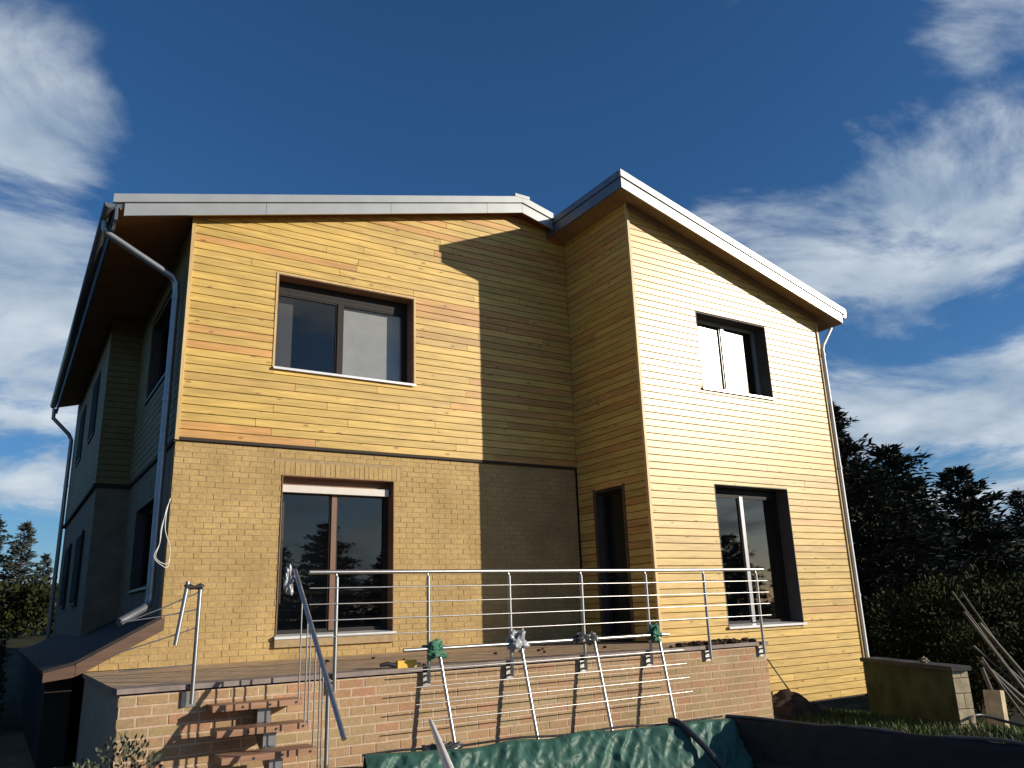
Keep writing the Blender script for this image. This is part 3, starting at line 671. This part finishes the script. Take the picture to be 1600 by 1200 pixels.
# ---------------------------------------------------------------- terrace railing
RL = empty('railing', (4.2, -3.34, 0)); tag(RL, 'stainless steel railing with four thin rods standing along the terrace edge', 'railing')
def rb(mb, name, m, par=RL, root=None):
    root = root or RL
    o = mb.build(name, m, par)
    if par is root: o.location = -Vector(root.location)
    return o
YR = -3.335
PX = [1.135+1.055*i for i in range(7)]
rb(MB().tube([(.84, YR, 1.0), (7.62, YR, 1.0)], .0215, 12), 'handrail', M['steel'])
for z in (.84, .68, .52, .36): rb(MB().tube([(.84, YR-.026, z), (7.66, YR-.026, z)], .0062, 8), 'rod', M['steel'])
for i, x in enumerate(PX):
    p = rb(MB().tube([(x, YR, -.17), (x, YR, .945)], .0205, 12), 'post', M['steel'])
    MB().tube([(x, YR, .94), (x, YR, .955), (x-.012, YR, .985)], [.0205, .012, .010], 8).build('saddle', M['steel'], p)
    MB().box(x-.045, x+.045, -3.272, -3.262, -.20, -.065).build('bracket_plate', M['steel'], p)
    for zz in (-.09, -.155): MB().tube([(x, YR+.01, zz), (x, -3.262, zz)], .014, 8).build('standoff', M['steel'], p)
    for z in (.84, .68, .52, .36): MB().tube([(x, YR-.012, z), (x, YR-.034, z)], .010, 6).build('rod_holder', M['steel'], p)
# ---- leaning railing panel
LP = empty('leaning_railing', (3.9, -3.75, -.85)); tag(LP, 'spare steel railing section leaning against the terrace wall with its post tops wrapped', 'railing')
LT = [(2.28, 2.27), (3.335, 3.29), (4.395, 4.33), (5.44, 5.33)]
def lpt(i, t):      # point on post i, t=0 top .. 1 foot
    a = Vector((LT[i][0], -3.405, .14)); b = Vector((LT[i][1]+.10, -3.60, -.84)); return a+(b-a)*t
def lb(mb, name, m): return rb(mb, name, m, LP, LP)
hd = (lpt(3, 0)-lpt(0, 0)).normalized()
up_ = Vector((0, .0, .045))
lb(MB().tube([lpt(0, 0)-hd*.42+up_, lpt(3, 0)+hd*.17+up_], .0205, 12), 'handrail', M['steel'])
for i in range(4):
    po = lb(MB().tube([lpt(i, 0)+up_*.3, lpt(i, 1)], .0205, 12), 'post', M['steel'])
    b = lpt(i, 1); MB().box(b.x-.05, b.x+.05, b.y-.05, b.y+.05, b.z-.012, b.z+.002).build('foot_plate', M['steel'], po)
for t in (.16, .33, .50, .67): lb(MB().tube([lpt(0, t)-hd*.38-Vector((0, .027, 0)), lpt(3, t)+hd*(.36)-Vector((0, .027, 0))], .0058, 8), 'rod', M['steel'])
# wraps round the post tops
def wrap(name, loc, sx, sy, sz, m, seed, label, cat='wrap', group=None):
    bm = bmesh.new(); bmesh.ops.create_icosphere(bm, subdivisions=4, radius=1)
    for v in bm.verts:
        n = v.co.copy(); k = .85+.75*noise.noise(n*1.6+Vector((seed*3.1, 0, 0)))+.45*abs(noise.noise(n*3.2+Vector((0, seed*1.7, 0))))
        v.co = Vector((n.x*sx*k, n.y*sy*k, n.z*sz*k))
    me = bpy.data.meshes.new(name); bm.to_mesh(me); bm.free()
    o = link(name, me, m, None, loc); tag(o, label, cat, group); return o
wrap('cloth_wrap', lpt(0, 0)+Vector((-.05, 0, .03)), .12, .07, .09, M['greencloth'], 1, 'pale green cloth bundled round the leftmost wrapped post top beside the yellow tool', 'cloth')
wrap('plastic_wrap', lpt(1, 0)+Vector((-.05, 0, .07)), .13, .08, .12, M['greyplastic'], 2, 'shiny grey plastic film bundled round the second post top of the leaning railing', 'plastic')
wrap('plastic_wrap', lpt(2, 0)+Vector((-.12, 0, .06)), .20, .07, .07, M['blackplastic'], 3, 'dark plastic film stretched along the handrail at the third post top', 'plastic')
wrap('cloth_wrap', lpt(3, 0)+Vector((-.06, 0, .07)), .10, .07, .10, M['greencloth'], 4, 'green cloth tied round the rightmost post top of the leaning railing', 'cloth')
# yellow tool
T = empty('hand_tool', (1.98, -3.235, .0)); tag(T, 'yellow hand tool with a dark grip lying on the terrace edge', 'tool')
MB().box(-.12, .10, -.03, .03, .0, .075).build('body', M['yellow'], T); MB().tube([(-.13, 0, .03), (-.22, .01, .05), (-.30, .03, .04)], [.022, .024, .02], 8).build('grip', M['blackrub'], T)
MB().box(.10, .16, -.018, .018, .01, .045).build('head', M['steel'], T)
# ---------------------------------------------------------------- stairs
ST = empty('staircase', (.35, -3.9, -1.13)); tag(ST, 'open wooden stair treads on a steel beam leading up to the terrace', 'staircase')
for i in range(4):
    y = -3.36-.225*i; z = -.19-.19*i
    t = rb(MB().box(-.07, .76, y-.15, y+.12, z-.055, z), 'tread', M['tread'], ST, ST)
    for x in (.20, .45, .70): MB().tube([(x, y-.14, z-.028), (x, y-.156, z-.028)], .011, 8).build('bolt', M['blackrub'], t)
    MB().box(.36, .48, y-.06, y+.10, z-.19+.0, z-.057).build('support', M['zinc_pipe'], t)
rb(MB().prism([(.375, -3.27, -.28), (.375, -3.27, -.46), (.375, -4.25, -1.15), (.375, -4.45, -1.15)], (.09, 0, 0)), 'stringer', M['zinc_pipe'], ST, ST)
SR = empty('stair_railing', (.72, -3.9, -1.0)); tag(SR, 'sloping steel handrail on thin uprights beside the wooden stair', 'railing')
def hz(y): return 1.006+(y+3.261)*.963
rb(MB().tube([(.72, -3.24, hz(-3.24)), (.72, -4.74, hz(-4.74))], .0225, 12), 'handrail', M['steel'], SR, SR)
for y, zb in ((-3.505, -.2), (-3.70, -.4), (-3.80, -.4), (-3.96, -.57), (-4.10, -.76), (-4.18, -.76)):
    rb(MB().tube([(.72, y, zb), (.72, y, hz(y)-.01)], .0075, 8), 'baluster', M['steel'], SR, SR)
rb(MB().tube([(.735, -4.28, -1.13), (.735, -4.28, hz(-4.28))], .02, 10), 'post', M['steel'], SR, SR)
o = wrap('rag', (.66, -3.24, .93), .05, .05, .12, M['greyplastic'], 6, 'crumpled grey plastic scrap hanging at the top of the stair handrail', 'plastic scrap')
# post on the left of the stairs with a second tube taped to it
SP = empty('stair_post', (-.22, -3.33, -.15)); tag(SP, 'single steel post left of the stair with a short tube taped on top', 'post')
rb(MB().tube([(-.222, -3.335, -.17), (-.215, -3.335, .90)], .0205, 12), 'post', M['steel'], SP, SP)
rb(MB().tube([(-.33, -3.34, .92), (-.405, -3.36, .35)], .0205, 12), 'hanging_tube', M['steel'], SP, SP)
rb(MB().tube([(-.35, -3.335, .865), (-.33, -3.335, .875), (-.27, -3.335, .865), (-.215, -3.335, .875), (-.195, -3.335, .86)], [.03, .034, .018, .034, .03], 10), 'tape', M['blackrub'], SP, SP)
rb(MB().box(-.30, -.17, -3.272, -3.262, -.20, -.065), 'bracket_plate', M['steel'], SP, SP)
for p in ([(-.178, -3.33, .842), (-.5, -3.32, .70), (-.75, -3.31, .60), (-.875, -3.30, .575)], [(-.22, -3.33, .665), (-.55, -3.32, .61), (-.875, -3.31, .57)], [(-.22, -3.33, .50), (-.55, -3.32, .40), (-.87, -3.30, .31)], [(-.22, -3.33, .17), (-.85, -3.30, .15)]):
    rb(MB().tube(p, .0058, 8), 'rod', M['steel'], SP, SP)
# cable at the house corner
mb = MB(); pts = []
for lp in range(2):
    pts += [(-.01-.01*lp, -.02, 2.15), (-.06, -.05, 2.0-.03*lp), (-.095-.01*lp, -.06, 1.75), (-.11, -.06, 1.55), (-.165+.02*lp, -.06, 1.38), (-.06, -.05, 1.27+.03*lp), (.02, -.03, 1.26+.05*lp), (.03, -.02, 1.5), (-.05, -.04, 1.72), (-.055, -.045, 1.95)]
def smooth_path(p, n=6):
    P = [Vector(x) for x in p]; out = []
    for i in range(len(P)-1):
        a, b, c, d = P[max(i-1, 0)], P[i], P[i+1], P[min(i+2, len(P)-1)]
        for k in range(n):
            t = k/n; out.append(.5*((2*b)+(-a+c)*t+(2*a-5*b+4*c-d)*t*t+(-a+3*b-3*c+d)*t**3))
    out.append(P[-1]); return out
mb.tube(smooth_path(pts), .0055, 6); tag(mb.build('electric_cable', M['cablewhite']), 'loose loops of pale electric cable hanging at the brick corner', 'cable')

# ---------------------------------------------------------------- tarpaulin basin
TB = empty('tarpaulin_basin', (3.6, -4.6, -1.13)); tag(TB, 'shallow basin lined with wrinkled green tarpaulin, its shaded right side coloured black, in front of the terrace wall', 'tarpaulin')
A = Vector((1.35, -3.62, -.775)); B = Vector((5.52, -4.40, -.745)); Cc = Vector((6.15, -9.6, -.75))
U = (B-A); Un = U.normalized(); NRM = Vector((Un.y, -Un.x, 0))      # towards the basin inside
if NRM.y > 0: NRM = -NRM
mb = MB(); nu, nv = 300, 60; vs = []
for j in range(nv+1):
    for i in range(nu+1):
        u = i/nu; v = j/nv; p = A+U*u
        # profile: back skirt, rolled rim, inner face, floor
        if v < .12: t = v/.12; q = Vector((0, 0, 0))-NRM*.10*(1-t)+Vector((0, 0, -.20*(1-t)**2))
        elif v < .2: t = (v-.12)/.08; q = NRM*.06*t+Vector((0, 0, .02*math.sin(t*math.pi)))
        elif v < .75: t = (v-.2)/.55; q = NRM*(.06+.30*t)+Vector((0, 0, -.47*t))
        else: t = (v-.75)/.25; q = NRM*(.36+2.4*t)+Vector((0, 0, -.47-.03*t))
        x = u*4.2
        n1 = noise.noise(Vector((x*2.2+v*1.6, v*1.4, 3.1))); n2 = noise.noise(Vector((x*5.5+v*3.5, v*2.6, 8.0))); n3 = noise.noise(Vector((x*11-v*3, v*6, 1.0)))
        fold = (1-abs(n2)*2)*.04+(1-abs(n1)*2)*.06+n3*.007-abs(noise.noise(Vector((x*17+v*9, v*11-x*4, 4.4))))*.014-abs(noise.noise(Vector((x*8-v*7, v*5+x*3, 9.4))))*.022
        amp = .35 if v < .2 else 1
        q += NRM*fold*amp+Vector((0, 0, .035*n1+(.03*noise.noise(Vector((x*1.5, 0, 0))))))
        vs.append(p+q)
fs = [(j*(nu+1)+i, j*(nu+1)+i+1, (j+1)*(nu+1)+i+1, (j+1)*(nu+1)+i) for j in range(nv) for i in range(nu)]
mb.add(vs, fs, True); o = rb(mb, 'green_sheet', M['tarp'], TB, TB)
# right-hand liner, coloured black for the shade there, lapping over the green
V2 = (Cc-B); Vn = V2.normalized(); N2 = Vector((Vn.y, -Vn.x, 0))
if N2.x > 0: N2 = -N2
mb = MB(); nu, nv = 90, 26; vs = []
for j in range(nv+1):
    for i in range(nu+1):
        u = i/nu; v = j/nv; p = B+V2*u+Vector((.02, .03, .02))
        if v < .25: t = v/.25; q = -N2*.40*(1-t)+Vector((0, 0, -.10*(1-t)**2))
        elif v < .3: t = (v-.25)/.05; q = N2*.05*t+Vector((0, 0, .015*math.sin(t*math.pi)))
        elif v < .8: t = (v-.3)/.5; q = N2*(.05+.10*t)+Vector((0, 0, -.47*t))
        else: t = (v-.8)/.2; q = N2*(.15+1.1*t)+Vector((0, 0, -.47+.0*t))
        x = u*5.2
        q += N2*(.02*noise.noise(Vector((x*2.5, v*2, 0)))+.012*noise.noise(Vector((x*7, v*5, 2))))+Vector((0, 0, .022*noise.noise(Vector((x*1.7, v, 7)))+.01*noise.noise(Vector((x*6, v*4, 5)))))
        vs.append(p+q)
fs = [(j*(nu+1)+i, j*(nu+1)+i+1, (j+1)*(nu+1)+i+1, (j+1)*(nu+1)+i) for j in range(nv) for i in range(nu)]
mb.add(vs, fs, True); rb(mb, 'shade_black_sheet', M['liner_shade'], TB, TB)
mb = MB(); mb.tube(smooth_path([B+V2*(i/14)+Vector((.0, .03, .032+.014*math.sin(i*1.9)+.008*math.sin(i*4.1))) for i in range(15)]), .017, 8); rb(mb, 'sheet_hem', M['hem'], TB, TB)
mb = MB()
mb.tube(smooth_path([A+Un*3.45+NRM*.0+Vector((0, 0, .05)), A+Un*3.5+NRM*.13+Vector((0, 0, .03)), A+Un*3.62+NRM*.34+Vector((0, 0, -.16)), A+Un*3.75+NRM*.52+Vector((0, 0, -.40))]), .035, 8)
rb(mb, 'black_strap', M['blackplastic'], TB, TB)
mb = MB(); mb.tube(smooth_path([A+Un*i*.42+Vector((0, .05, .02+.012*math.sin(i*2.1))) for i in range(11)]), .012, 8); rb(mb, 'rim', M['blackplastic'], TB, TB)
wrap('plastic_bundle', (2.12, -3.72, -.80), .17, .09, .10, M['blackplastic'], 9, 'black plastic bundle at the left end of the green tarpaulin', 'plastic bundle')
# white stake in front
mb = MB(); p0 = Vector((1.577, -4.6, -.365)); p1 = Vector((1.05, -5.95, -.50)); dv = (p1-p0); 
mb.tube([p0, p0+dv*.02, p0+dv*.1, p0+dv, p0+dv*2.2], [.004, .017, .022, .033, .045], 12)
tag(mb.build('white_pole', M['whiteplastic']), 'white tapered pole poking up in front of the green tarpaulin', 'pole')

# ---------------------------------------------------------------- right yard
mb = MB(); bm = bmesh.new(); bmesh.ops.create_grid(bm, x_segments=40, y_segments=26, size=1)
for v in bm.verts:
    x, y = v.co.x, v.co.y; r2 = x*x+y*y; h = max(0, 1-r2)**1.3*.36
    h *= 1+.35*noise.noise(Vector((x*2.5, y*2.5, 0))); v.co = Vector((x*1.0, y*.55, h+.05*noise.noise(Vector((x*7, y*7, 0)))*(1 if r2 < 1.1 else 0)-.03))
me = bpy.data.meshes.new('soil_mound'); bm.to_mesh(me); bm.free()
for p in me.polygons: p.use_smooth = True
tag(link('soil_mound', me, M['soil'], None, (8.55, -2.62, -1.15)), 'small mound of dark earth at the foot of the right wing', 'mound')
# garden wall
GW = empty('garden_wall', (9.7, -4.2, -1.4)); tag(GW, 'low garden wall with dark coping and a sunlit end beside the wing', 'wall')
a = Vector((10.15, -3.0, 0)); b = Vector((9.24, -4.98, 0)); d = (b-a).normalized(); nrm = Vector((-d.y, d.x, 0))
if nrm.x < 0: nrm = -nrm
def gwq(s0, s1, w0, w1, z0, z1, name, m, par=GW):
    mb = MB(); c = [a+d*s+nrm*w+Vector((0, 0, z)) for z in (z0, z1) for w in (w0, w1) for s in (s0, s1)]
    mb.add(c, [(0, 1, 3, 2), (4, 6, 7, 5), (0, 4, 5, 1), (1, 5, 7, 3), (3, 7, 6, 2), (2, 6, 4, 0)]); return rb(mb, name, m, par, GW)
Lw = (b-a).length
body = gwq(0, Lw-.02, .012, .20, -1.6, -.44, 'wall_core', M['mortar2'])
gwq(0, Lw-.012, -.012, -.007, -1.6, -.441, 'shaded_face_render', M['wallgreen'])  # dark skin over the long face, its shade put into the colour
zc = -1.5; k = 0
while zc < -.46:
    zt = min(zc+.195, -.445)
    for (s0, s1, w0, w1) in (((Lw-.235, Lw, -.006, .105), (Lw-.235, Lw, .115, .218)) if k % 2 else ((Lw-.235, Lw, -.006, .218),)):
        gwq(s0, s1, w0, w1, zc, zt-.012, 'block', M['gardenwall'])
    zc += .195; k += 1
gwq(-.05, Lw+.05, -.04, .25, -.44, -.38, 'coping', M['slate'])
wrap('stone', a+d*1.45+nrm*.1+Vector((0, 0, -.345)), .07, .05, .04, M['concrete'], 12, 'small grey stone lying on the coping of the low garden wall', 'stone')
# second block stub and poles
mb = MB().box(-.13, .13, -.11, .11, 0, .62); o = mb.build('block_stub', M['gardenwall'], None, (10.55, -4.75, -1.42)); o.rotation_euler = (0, .12, .3); tag(o, 'short broken block post under the leaning poles', 'block post')
PO = [((10.40, -4.5, .60), (12.0, -4.72, -1.32), .014), ((10.66, -4.5, .59), (12.25, -4.66, -1.36), .014), ((10.72, -4.5, -.20), (12.1, -4.85, -1.35), .016), ((10.80, -4.52, -.42), (11.55, -4.9, -1.4), .026),
      ((11.0, -4.52, -.55), (11.85, -4.95, -1.42), .034), ((10.62, -4.62, -.50), (10.72, -4.8, -1.42), .03), ((11.35, -4.5, -.45), (12.4, -4.75, -1.3), .03), ((10.52, -4.56, .30), (11.9, -4.8, -1.36), .022), ((10.9, -4.55, .12), (12.3, -4.8, -1.33), .03), ((10.7, -4.6, -.36), (11.3, -4.85, -1.42), .02)]
PL = ['longest thin pale pole, leftmost of those leaning beside the garden wall', 'long thin pole leaning just right of the longest pole', 'thin pole at mid height crossing in front of the leaning bundle', 'short dark pole low in the leaning bundle next to the wall end',
      'thickest grey pole low in the leaning bundle', 'short upright stake between the wall end and the leaning poles', 'thick dark pole at the right edge of the leaning bundle', 'medium pole just below the longest pole of the bundle', 'thick grey pole crossing the middle of the leaning bundle', 'thin short pole beside the upright stake']
for (p, q, r0), lab in zip(PO, PL):
    o = MB().tube([p, (Vector(p)+Vector(q))/2+Vector((0, 0, -.02)), q], r0, 8).build('pole', M['polegrey']); tag(o, lab, 'pole', 'poles leaning beside the garden wall')
o = MB().tube([(9.10, -1.935, -.37), (9.30, -2.32, -1.08)], .012, 8).build('garden_stake', M['polegrey']); tag(o, 'thin stake leaning against the foot of the wing wall by the earth mound', 'stake')
o = MB().tube(smooth_path([(9.0, -5.35, -1.18), (9.25, -5.1, -1.05), (9.6, -5.05, -1.02), (9.85, -5.3, -1.12), (9.9, -5.8, -1.2)]), .02, 8).build('hose', M['hose']); tag(o, 'black hose looping on the ground before the garden wall end', 'hose')

# grass
def grass(name, n, region, hmin, hmax, seed, label):
    q = random.Random(seed); mb = MB()
    for i in range(n):
        x, y = region(q)
        z = ground_z(x, y)-.02; h = q.uniform(hmin, hmax); a = q.uniform(0, 6.28); w = .006+.004*q.random(); l = q.uniform(.1, .6)*h; b = q.uniform(0, 6.28)
        dx, dy = math.cos(a)*w, math.sin(a)*w; ex, ey = math.cos(b)*l, math.sin(b)*l
        mb.add([(x-dx, y-dy, z), (x+dx, y+dy, z), (x+ex*.4+dx*.7, y+ey*.4+dy*.7, z+h*.6), (x+ex*.4-dx*.7, y+ey*.4-dy*.7, z+h*.6), (x+ex, y+ey, z+h)], [(0, 1, 2, 3), (3, 2, 4)])
    o = mb.build(name, M['grass'], None, recalc=False); tag(o, label, 'grass', kind='stuff'); return o
grass('grass', 14000, lambda q: (q.uniform(7.0, 13.5), q.uniform(-6.5, -1.95)), .05, .14, 5, 'rough grass in the yard between the wing and the garden wall')
grass('grass', 5000, lambda q: (q.uniform(-4, -.9), q.uniform(-6.5, -1)), .06, .2, 6, 'dark grass at the left side of the terrace')

# ---------------------------------------------------------------- vegetation
def leafquad(mb, p, dirv, L, w, q):
    side = dirv.cross(Vector((q.uniform(-1, 1), q.uniform(-1, 1), q.uniform(-1, 1))))
    if side.length < 1e-4: side = Vector((1, 0, 0))
    side.normalize(); e = p+dirv*L
    mb.add([p-side*w*.3, p+dirv*L*.5-side*w, e, p+dirv*L*.5+side*w], [(0, 1, 2, 3)])
def conifer_mesh(h, r, seed, leaf=.20, bushy=1.0, step=.26):
    q = random.Random(seed); mb = MB(); z = h*.05
    lobes = [(q.uniform(0, 6.28), q.uniform(.7, 1.25)) for _ in range(5)]
    while z < h*.985:
        t = z/h; rr = r*(1-t)**.75*(.85+.3*noise.noise(Vector((z*1.3, seed, 0))))+.10
        nb = max(4, int(9*bushy*(.45+.55*(1-t))))
        for k in range(nb):
            az = q.uniform(0, 6.28); lf = q.uniform(.55, 1.15)*(1+.22*math.sin(az*2+lobes[0][0]+z*.6))
            L = rr*lf; rise = q.uniform(-.15, .35)+.5*t
            m = max(3, int(L/.17))
            for j in range(m):
                f = (j+q.random())/m
                if f < .25 and q.random() < .5: continue
                p = Vector((math.cos(az)*L*f, math.sin(az)*L*f, z+rise*L*f-.25*L*f*f))
                for c in range(5):
                    dv = Vector((math.cos(az+q.uniform(-1.1, 1.1)), math.sin(az+q.uniform(-1.1, 1.1)), q.uniform(-.3, .65))).normalized()
                    leafquad(mb, p+Vector((q.uniform(-.12, .12), q.uniform(-.12, .12), q.uniform(-.1, .1))), dv, leaf*q.uniform(.7, 1.5), leaf*.17, q)
        z += step*(1-.45*t)
    for c in range(10): leafquad(mb, Vector((0, 0, h*.96)), Vector((q.uniform(-.4, .4), q.uniform(-.4, .4), 1)).normalized(), leaf*1.6, leaf*.2, q)
    return mb
def make_conifer(name, h, r, seed, m, loc, label, group, leaf=.2, step=.26, bushy=1.0):
    t = empty(name, loc); tag(t, label, 'tree', group)
    conifer_mesh(h, r, seed, leaf, bushy, step).build('crown', m, t, recalc=False)
    MB().tube([(0, 0, -.3), (.02, 0, h*.4), (0, .02, h*.97)], [h*.022+.04, h*.014+.02, .015], 8).build('trunk', M['bark'], t)
    return t
G1 = 'dark conifers behind the right wing'
c1 = make_conifer('conifer_tree', 9.3, 4.2, 1, M['leafdark'], (21.0, 5.2, -1.6), 'tallest dark conifer, half hidden behind the right corner of the wing', G1, leaf=.27, step=.15)
c2 = make_conifer('conifer_tree', 6.8, 3.0, 2, M['leafdark'], (25.2, 4.2, -1.6), 'dark conifer with a jagged top standing between the tallest tree and the bushy one', G1, leaf=.27, step=.15)
c1.location = (22.2, 5.6, -1.7); c1.scale = (1, 1, .94); c2.location = (24.4, 5.0, -1.7); c2.scale = (1.1, 1.1, 1.08)
for (loc, src, sx, sz, rz, lab) in [((23.3, 6.4, -1.7), c1, .9, .87, 2.6, 'dark conifer directly right of the tallest one'),
                               ((27.9, 4.6, -1.7), c2, 1.15, .99, 2.0, 'bushy dark conifer with a rounded top near the right edge of the photo'),
                               ((25.9, 5.4, -1.7), c2, 1.0, .91, 4.0, 'dark conifer in the dip between the taller trees and the bushy one'),
                               ((29.5, 5.2, -1.7), c1, .75, .61, .6, 'small dark conifer just right of the bushy one'),
                               ((31.2, 6.0, -1.7), c2, .95, .66, 1.1, 'lowest dark conifer, in front of the shed roof'),
                               ((34.3, 5.6, -1.7), c1, .78, .68, 3.3, 'conifer cut off by the right edge of the photo')]:
    c = copy_tree(src); c.location = loc; c.scale = (sx, sx, sz); c.rotation_euler = (0, 0, rz); tag(c, lab, 'tree', G1)
# far trees at left
f1 = make_conifer('far_tree', 8.0, 2.6, 5, M['leaffar'], (-2.6, 60, .4), 'far hazy conifer at the left edge of the photo', 'far trees left of the house', leaf=.34, step=.3)
for (loc, s, rz, lab) in [((-.55, 60, .4), .95, 1.0, 'far conifer standing second from the left edge'), ((1.1, 62, .4), .68, 2.2, 'short far conifer almost touching the far downpipe'), ((-5.4, 61, .4), 1.1, 3, 'far conifer just outside the left edge of the photo')]:
    c = copy_tree(f1); c.location = loc; c.scale = (s, s, s); c.rotation_euler = (0, 0, rz); tag(c, lab, 'tree', 'far trees left of the house')
def shrub_mesh(rx, ry, h, n, leaf, seed):
    q = random.Random(seed); mb = MB()
    lob = [(q.uniform(-.6, .6)*rx, q.uniform(-.6, .6)*ry, q.uniform(.15, .78)*h, q.uniform(.3, .55)) for _ in range(13)]
    for i in range(n):
        lx, ly, lz, lr = q.choice(lob)
        dv = Vector((q.gauss(0, 1), q.gauss(0, 1), q.gauss(0, 1))).normalized(); rr = q.uniform(.55, 1.05)
        p = Vector((lx+dv.x*lr*rx*rr, ly+dv.y*lr*ry*rr, lz+dv.z*lr*h*.6*rr))
        if p.z < 0: p.z = q.uniform(0, .3*h)
        leafquad(mb, p, (dv+Vector((q.uniform(-.7, .7), q.uniform(-.7, .7), q.uniform(-.2, .8)))).normalized(), leaf*q.uniform(.6, 1.3), leaf*.28, q)
    return mb
def make_shrub(name, loc, rx, ry, h, n, leaf, seed, m, label, group=None):
    t = empty(name, loc); tag(t, label, 'shrub', group)
    shrub_mesh(rx, ry, h, n, leaf, seed).build('foliage', m, t, recalc=False)
    mb = MB(); q = random.Random(seed+50)
    for k in range(5): mb.tube([(q.uniform(-.1, .1), q.uniform(-.1, .1), -.1), (q.uniform(-.4, .4)*rx, q.uniform(-.4, .4)*ry, h*.6)], [.03, .012], 6)
    mb.build('stems', M['bark'], t)
    return t
make_shrub('grey_shrub', (-1.05, -5.15, -1.13), .45, .38, .86, 9000, .042, 31, M['leafgrey'], 'grey green leafy shrub at the lower left corner by the terrace')
G2 = 'shrubs of the hedge right of the wing'
s1 = make_shrub('hedge_shrub', (15.2, -1.4, -1.65), 1.5, 1.2, 2.6, 9000, .11, 33, M['leaf'], 'olive shrub of the hedge nearest to the wing corner', G2)
for (loc, s, rz, lab) in [((17.2, -1.2, -1.65), 1.05, 1.2, 'middle olive shrub of the hedge behind the leaning poles'), ((19.4, -1.0, -1.65), 1.0, 2.7, 'olive shrub of the hedge at the right edge of the photo'), ((13.9, -2.6, -1.6), .62, 4.1, 'low olive shrub behind the low garden wall'),
                          ((21.4, -.4, -1.65), 1.05, 5.2, 'olive shrub of the hedge just beyond the right edge')]:
    c = copy_tree(s1); c.location = loc; c.scale = (s, s, s); c.rotation_euler = (0, 0, rz); tag(c, lab, 'shrub', G2)
G7 = 'dark shrubs along the shaded left side'
for (loc, sc_, rz, lab) in [((-2.25, 2.6, -1.15), (.55, .55, .60), .4, 'dark shrub nearest to the lean-to on the shaded left side'), ((-2.35, 5.0, -1.15), (.6, .6, .66), 2.2, 'second dark shrub along the shaded left side'), ((-2.5, 7.8, -1.15), (.6, .7, .72), 3.9, 'dark shrub farthest back along the shaded left side')]:
    c = copy_tree(s1); c.location = loc; c.scale = sc_; c.rotation_euler = (0, 0, rz); tag(c, lab, 'shrub', G7)
G3 = 'shrubs of the hedge far left'
s2 = make_shrub('field_shrub', (-.9, 30, .05), 1.3, 1.0, 2.5, 2600, .22, 35, M['leaf'], 'olive hedge shrub beside the far end of the house', G3)
for (loc, s, rz, lab) in [((-2.6, 30.4, .05), 1.0, 2, 'olive hedge shrub at the left edge of the photo'), ((-4.6, 30, .05), 1.1, 4, 'olive hedge shrub beyond the left edge'), ((.9, 31, .05), 1.0, 5, 'olive hedge shrub hidden by the far downpipe')]:
    c = copy_tree(s2); c.location = loc; c.scale = (s, s, s); c.rotation_euler = (0, 0, rz); tag(c, lab, 'shrub', G3)
# garden shed roof glimpsed between the trees
SH = empty('garden_shed', (31, 9, -1.6)); tag(SH, 'distant grey roofed shed glimpsed between the dark trees at right', 'shed')
MB().box(-2, 2, -1.5, 1.5, 0, 3.0).build('wall', M['concrete'], SH)
MB().prism([(-2.3, -1.8, 2.95), (2.3, -1.8, 2.95), (2.3, 0, 4.1), (-2.3, 0, 4.1)], (0, .05, .08)).build('roof', M['rooftile'], SH)
MB().prism([(-2.3, 1.8, 2.95), (2.3, 1.8, 2.95), (2.3, 0, 4.1), (-2.3, 0, 4.1)], (0, -.05, .08)).build('roof', M['rooftile'], SH)
# trees across the garden behind the viewer (seen mirrored in the window door)
G4 = 'trees across the garden behind the viewer'
ML = ['tall', 'tallest', 'broad', 'short', 'spreading', 'leftmost']
for i, (loc, s, rz) in enumerate([((11, -33, -1.2), .95, 0), ((14.6, -35, -1.2), 1.15, 2), ((18.5, -35, -1.2), .9, 1), ((7, -34, -1.2), .75, 4), ((22, -36, -1.2), .8, 3), ((1, -35, -1.2), .8, 5)]):
    lab = ML[i]+' dark conifer across the garden, seen only mirrored in the window door'
    c = copy_tree(c1); c.location = loc; c.scale = (s*.8, s*.8, s*.66); c.rotation_euler = (0, 0, rz); tag(c, lab, 'tree', G4)

# unseen trees added at right to darken reflections in the wing windows
G5 = 'added trees darkening the wing window reflections'
for i, (loc, s, rz) in enumerate([((33, -24, -1.6), .62, 0), ((36.5, -21, -1.6), .66, 2), ((30, -27.5, -1.6), .60, 1), ((39, -17.5, -1.6), .62, 4)]):
    c = copy_tree(c1); c.location = loc; c.scale = (s*1.3, s*1.3, s); c.rotation_euler = (0, 0, rz)
    tag(c, ('second ', 'third ', 'first ', 'last ')[i]+'dark conifer of the unseen row added to darken the wing window reflections', 'tree', G5)
# unseen evergreens added at left, keeping sky light off the side walls
G6 = 'unseen evergreens added to shade the left side'
for i in range(8):
    c = copy_tree(c2); y = -9+i*4.2; s = .78+.1*math.sin(i*2.3)
    c.location = (-8.2+.3*math.sin(i*1.7), y, -1.3); c.scale = (s, s, s*1.15); c.rotation_euler = (0, 0, i*1.3)
    tag(c, ('first', 'second', 'third', 'fourth', 'fifth', 'sixth', 'seventh', 'eighth')[i]+' evergreen from the near end of the unseen row added to shade the left side', 'tree', G6)
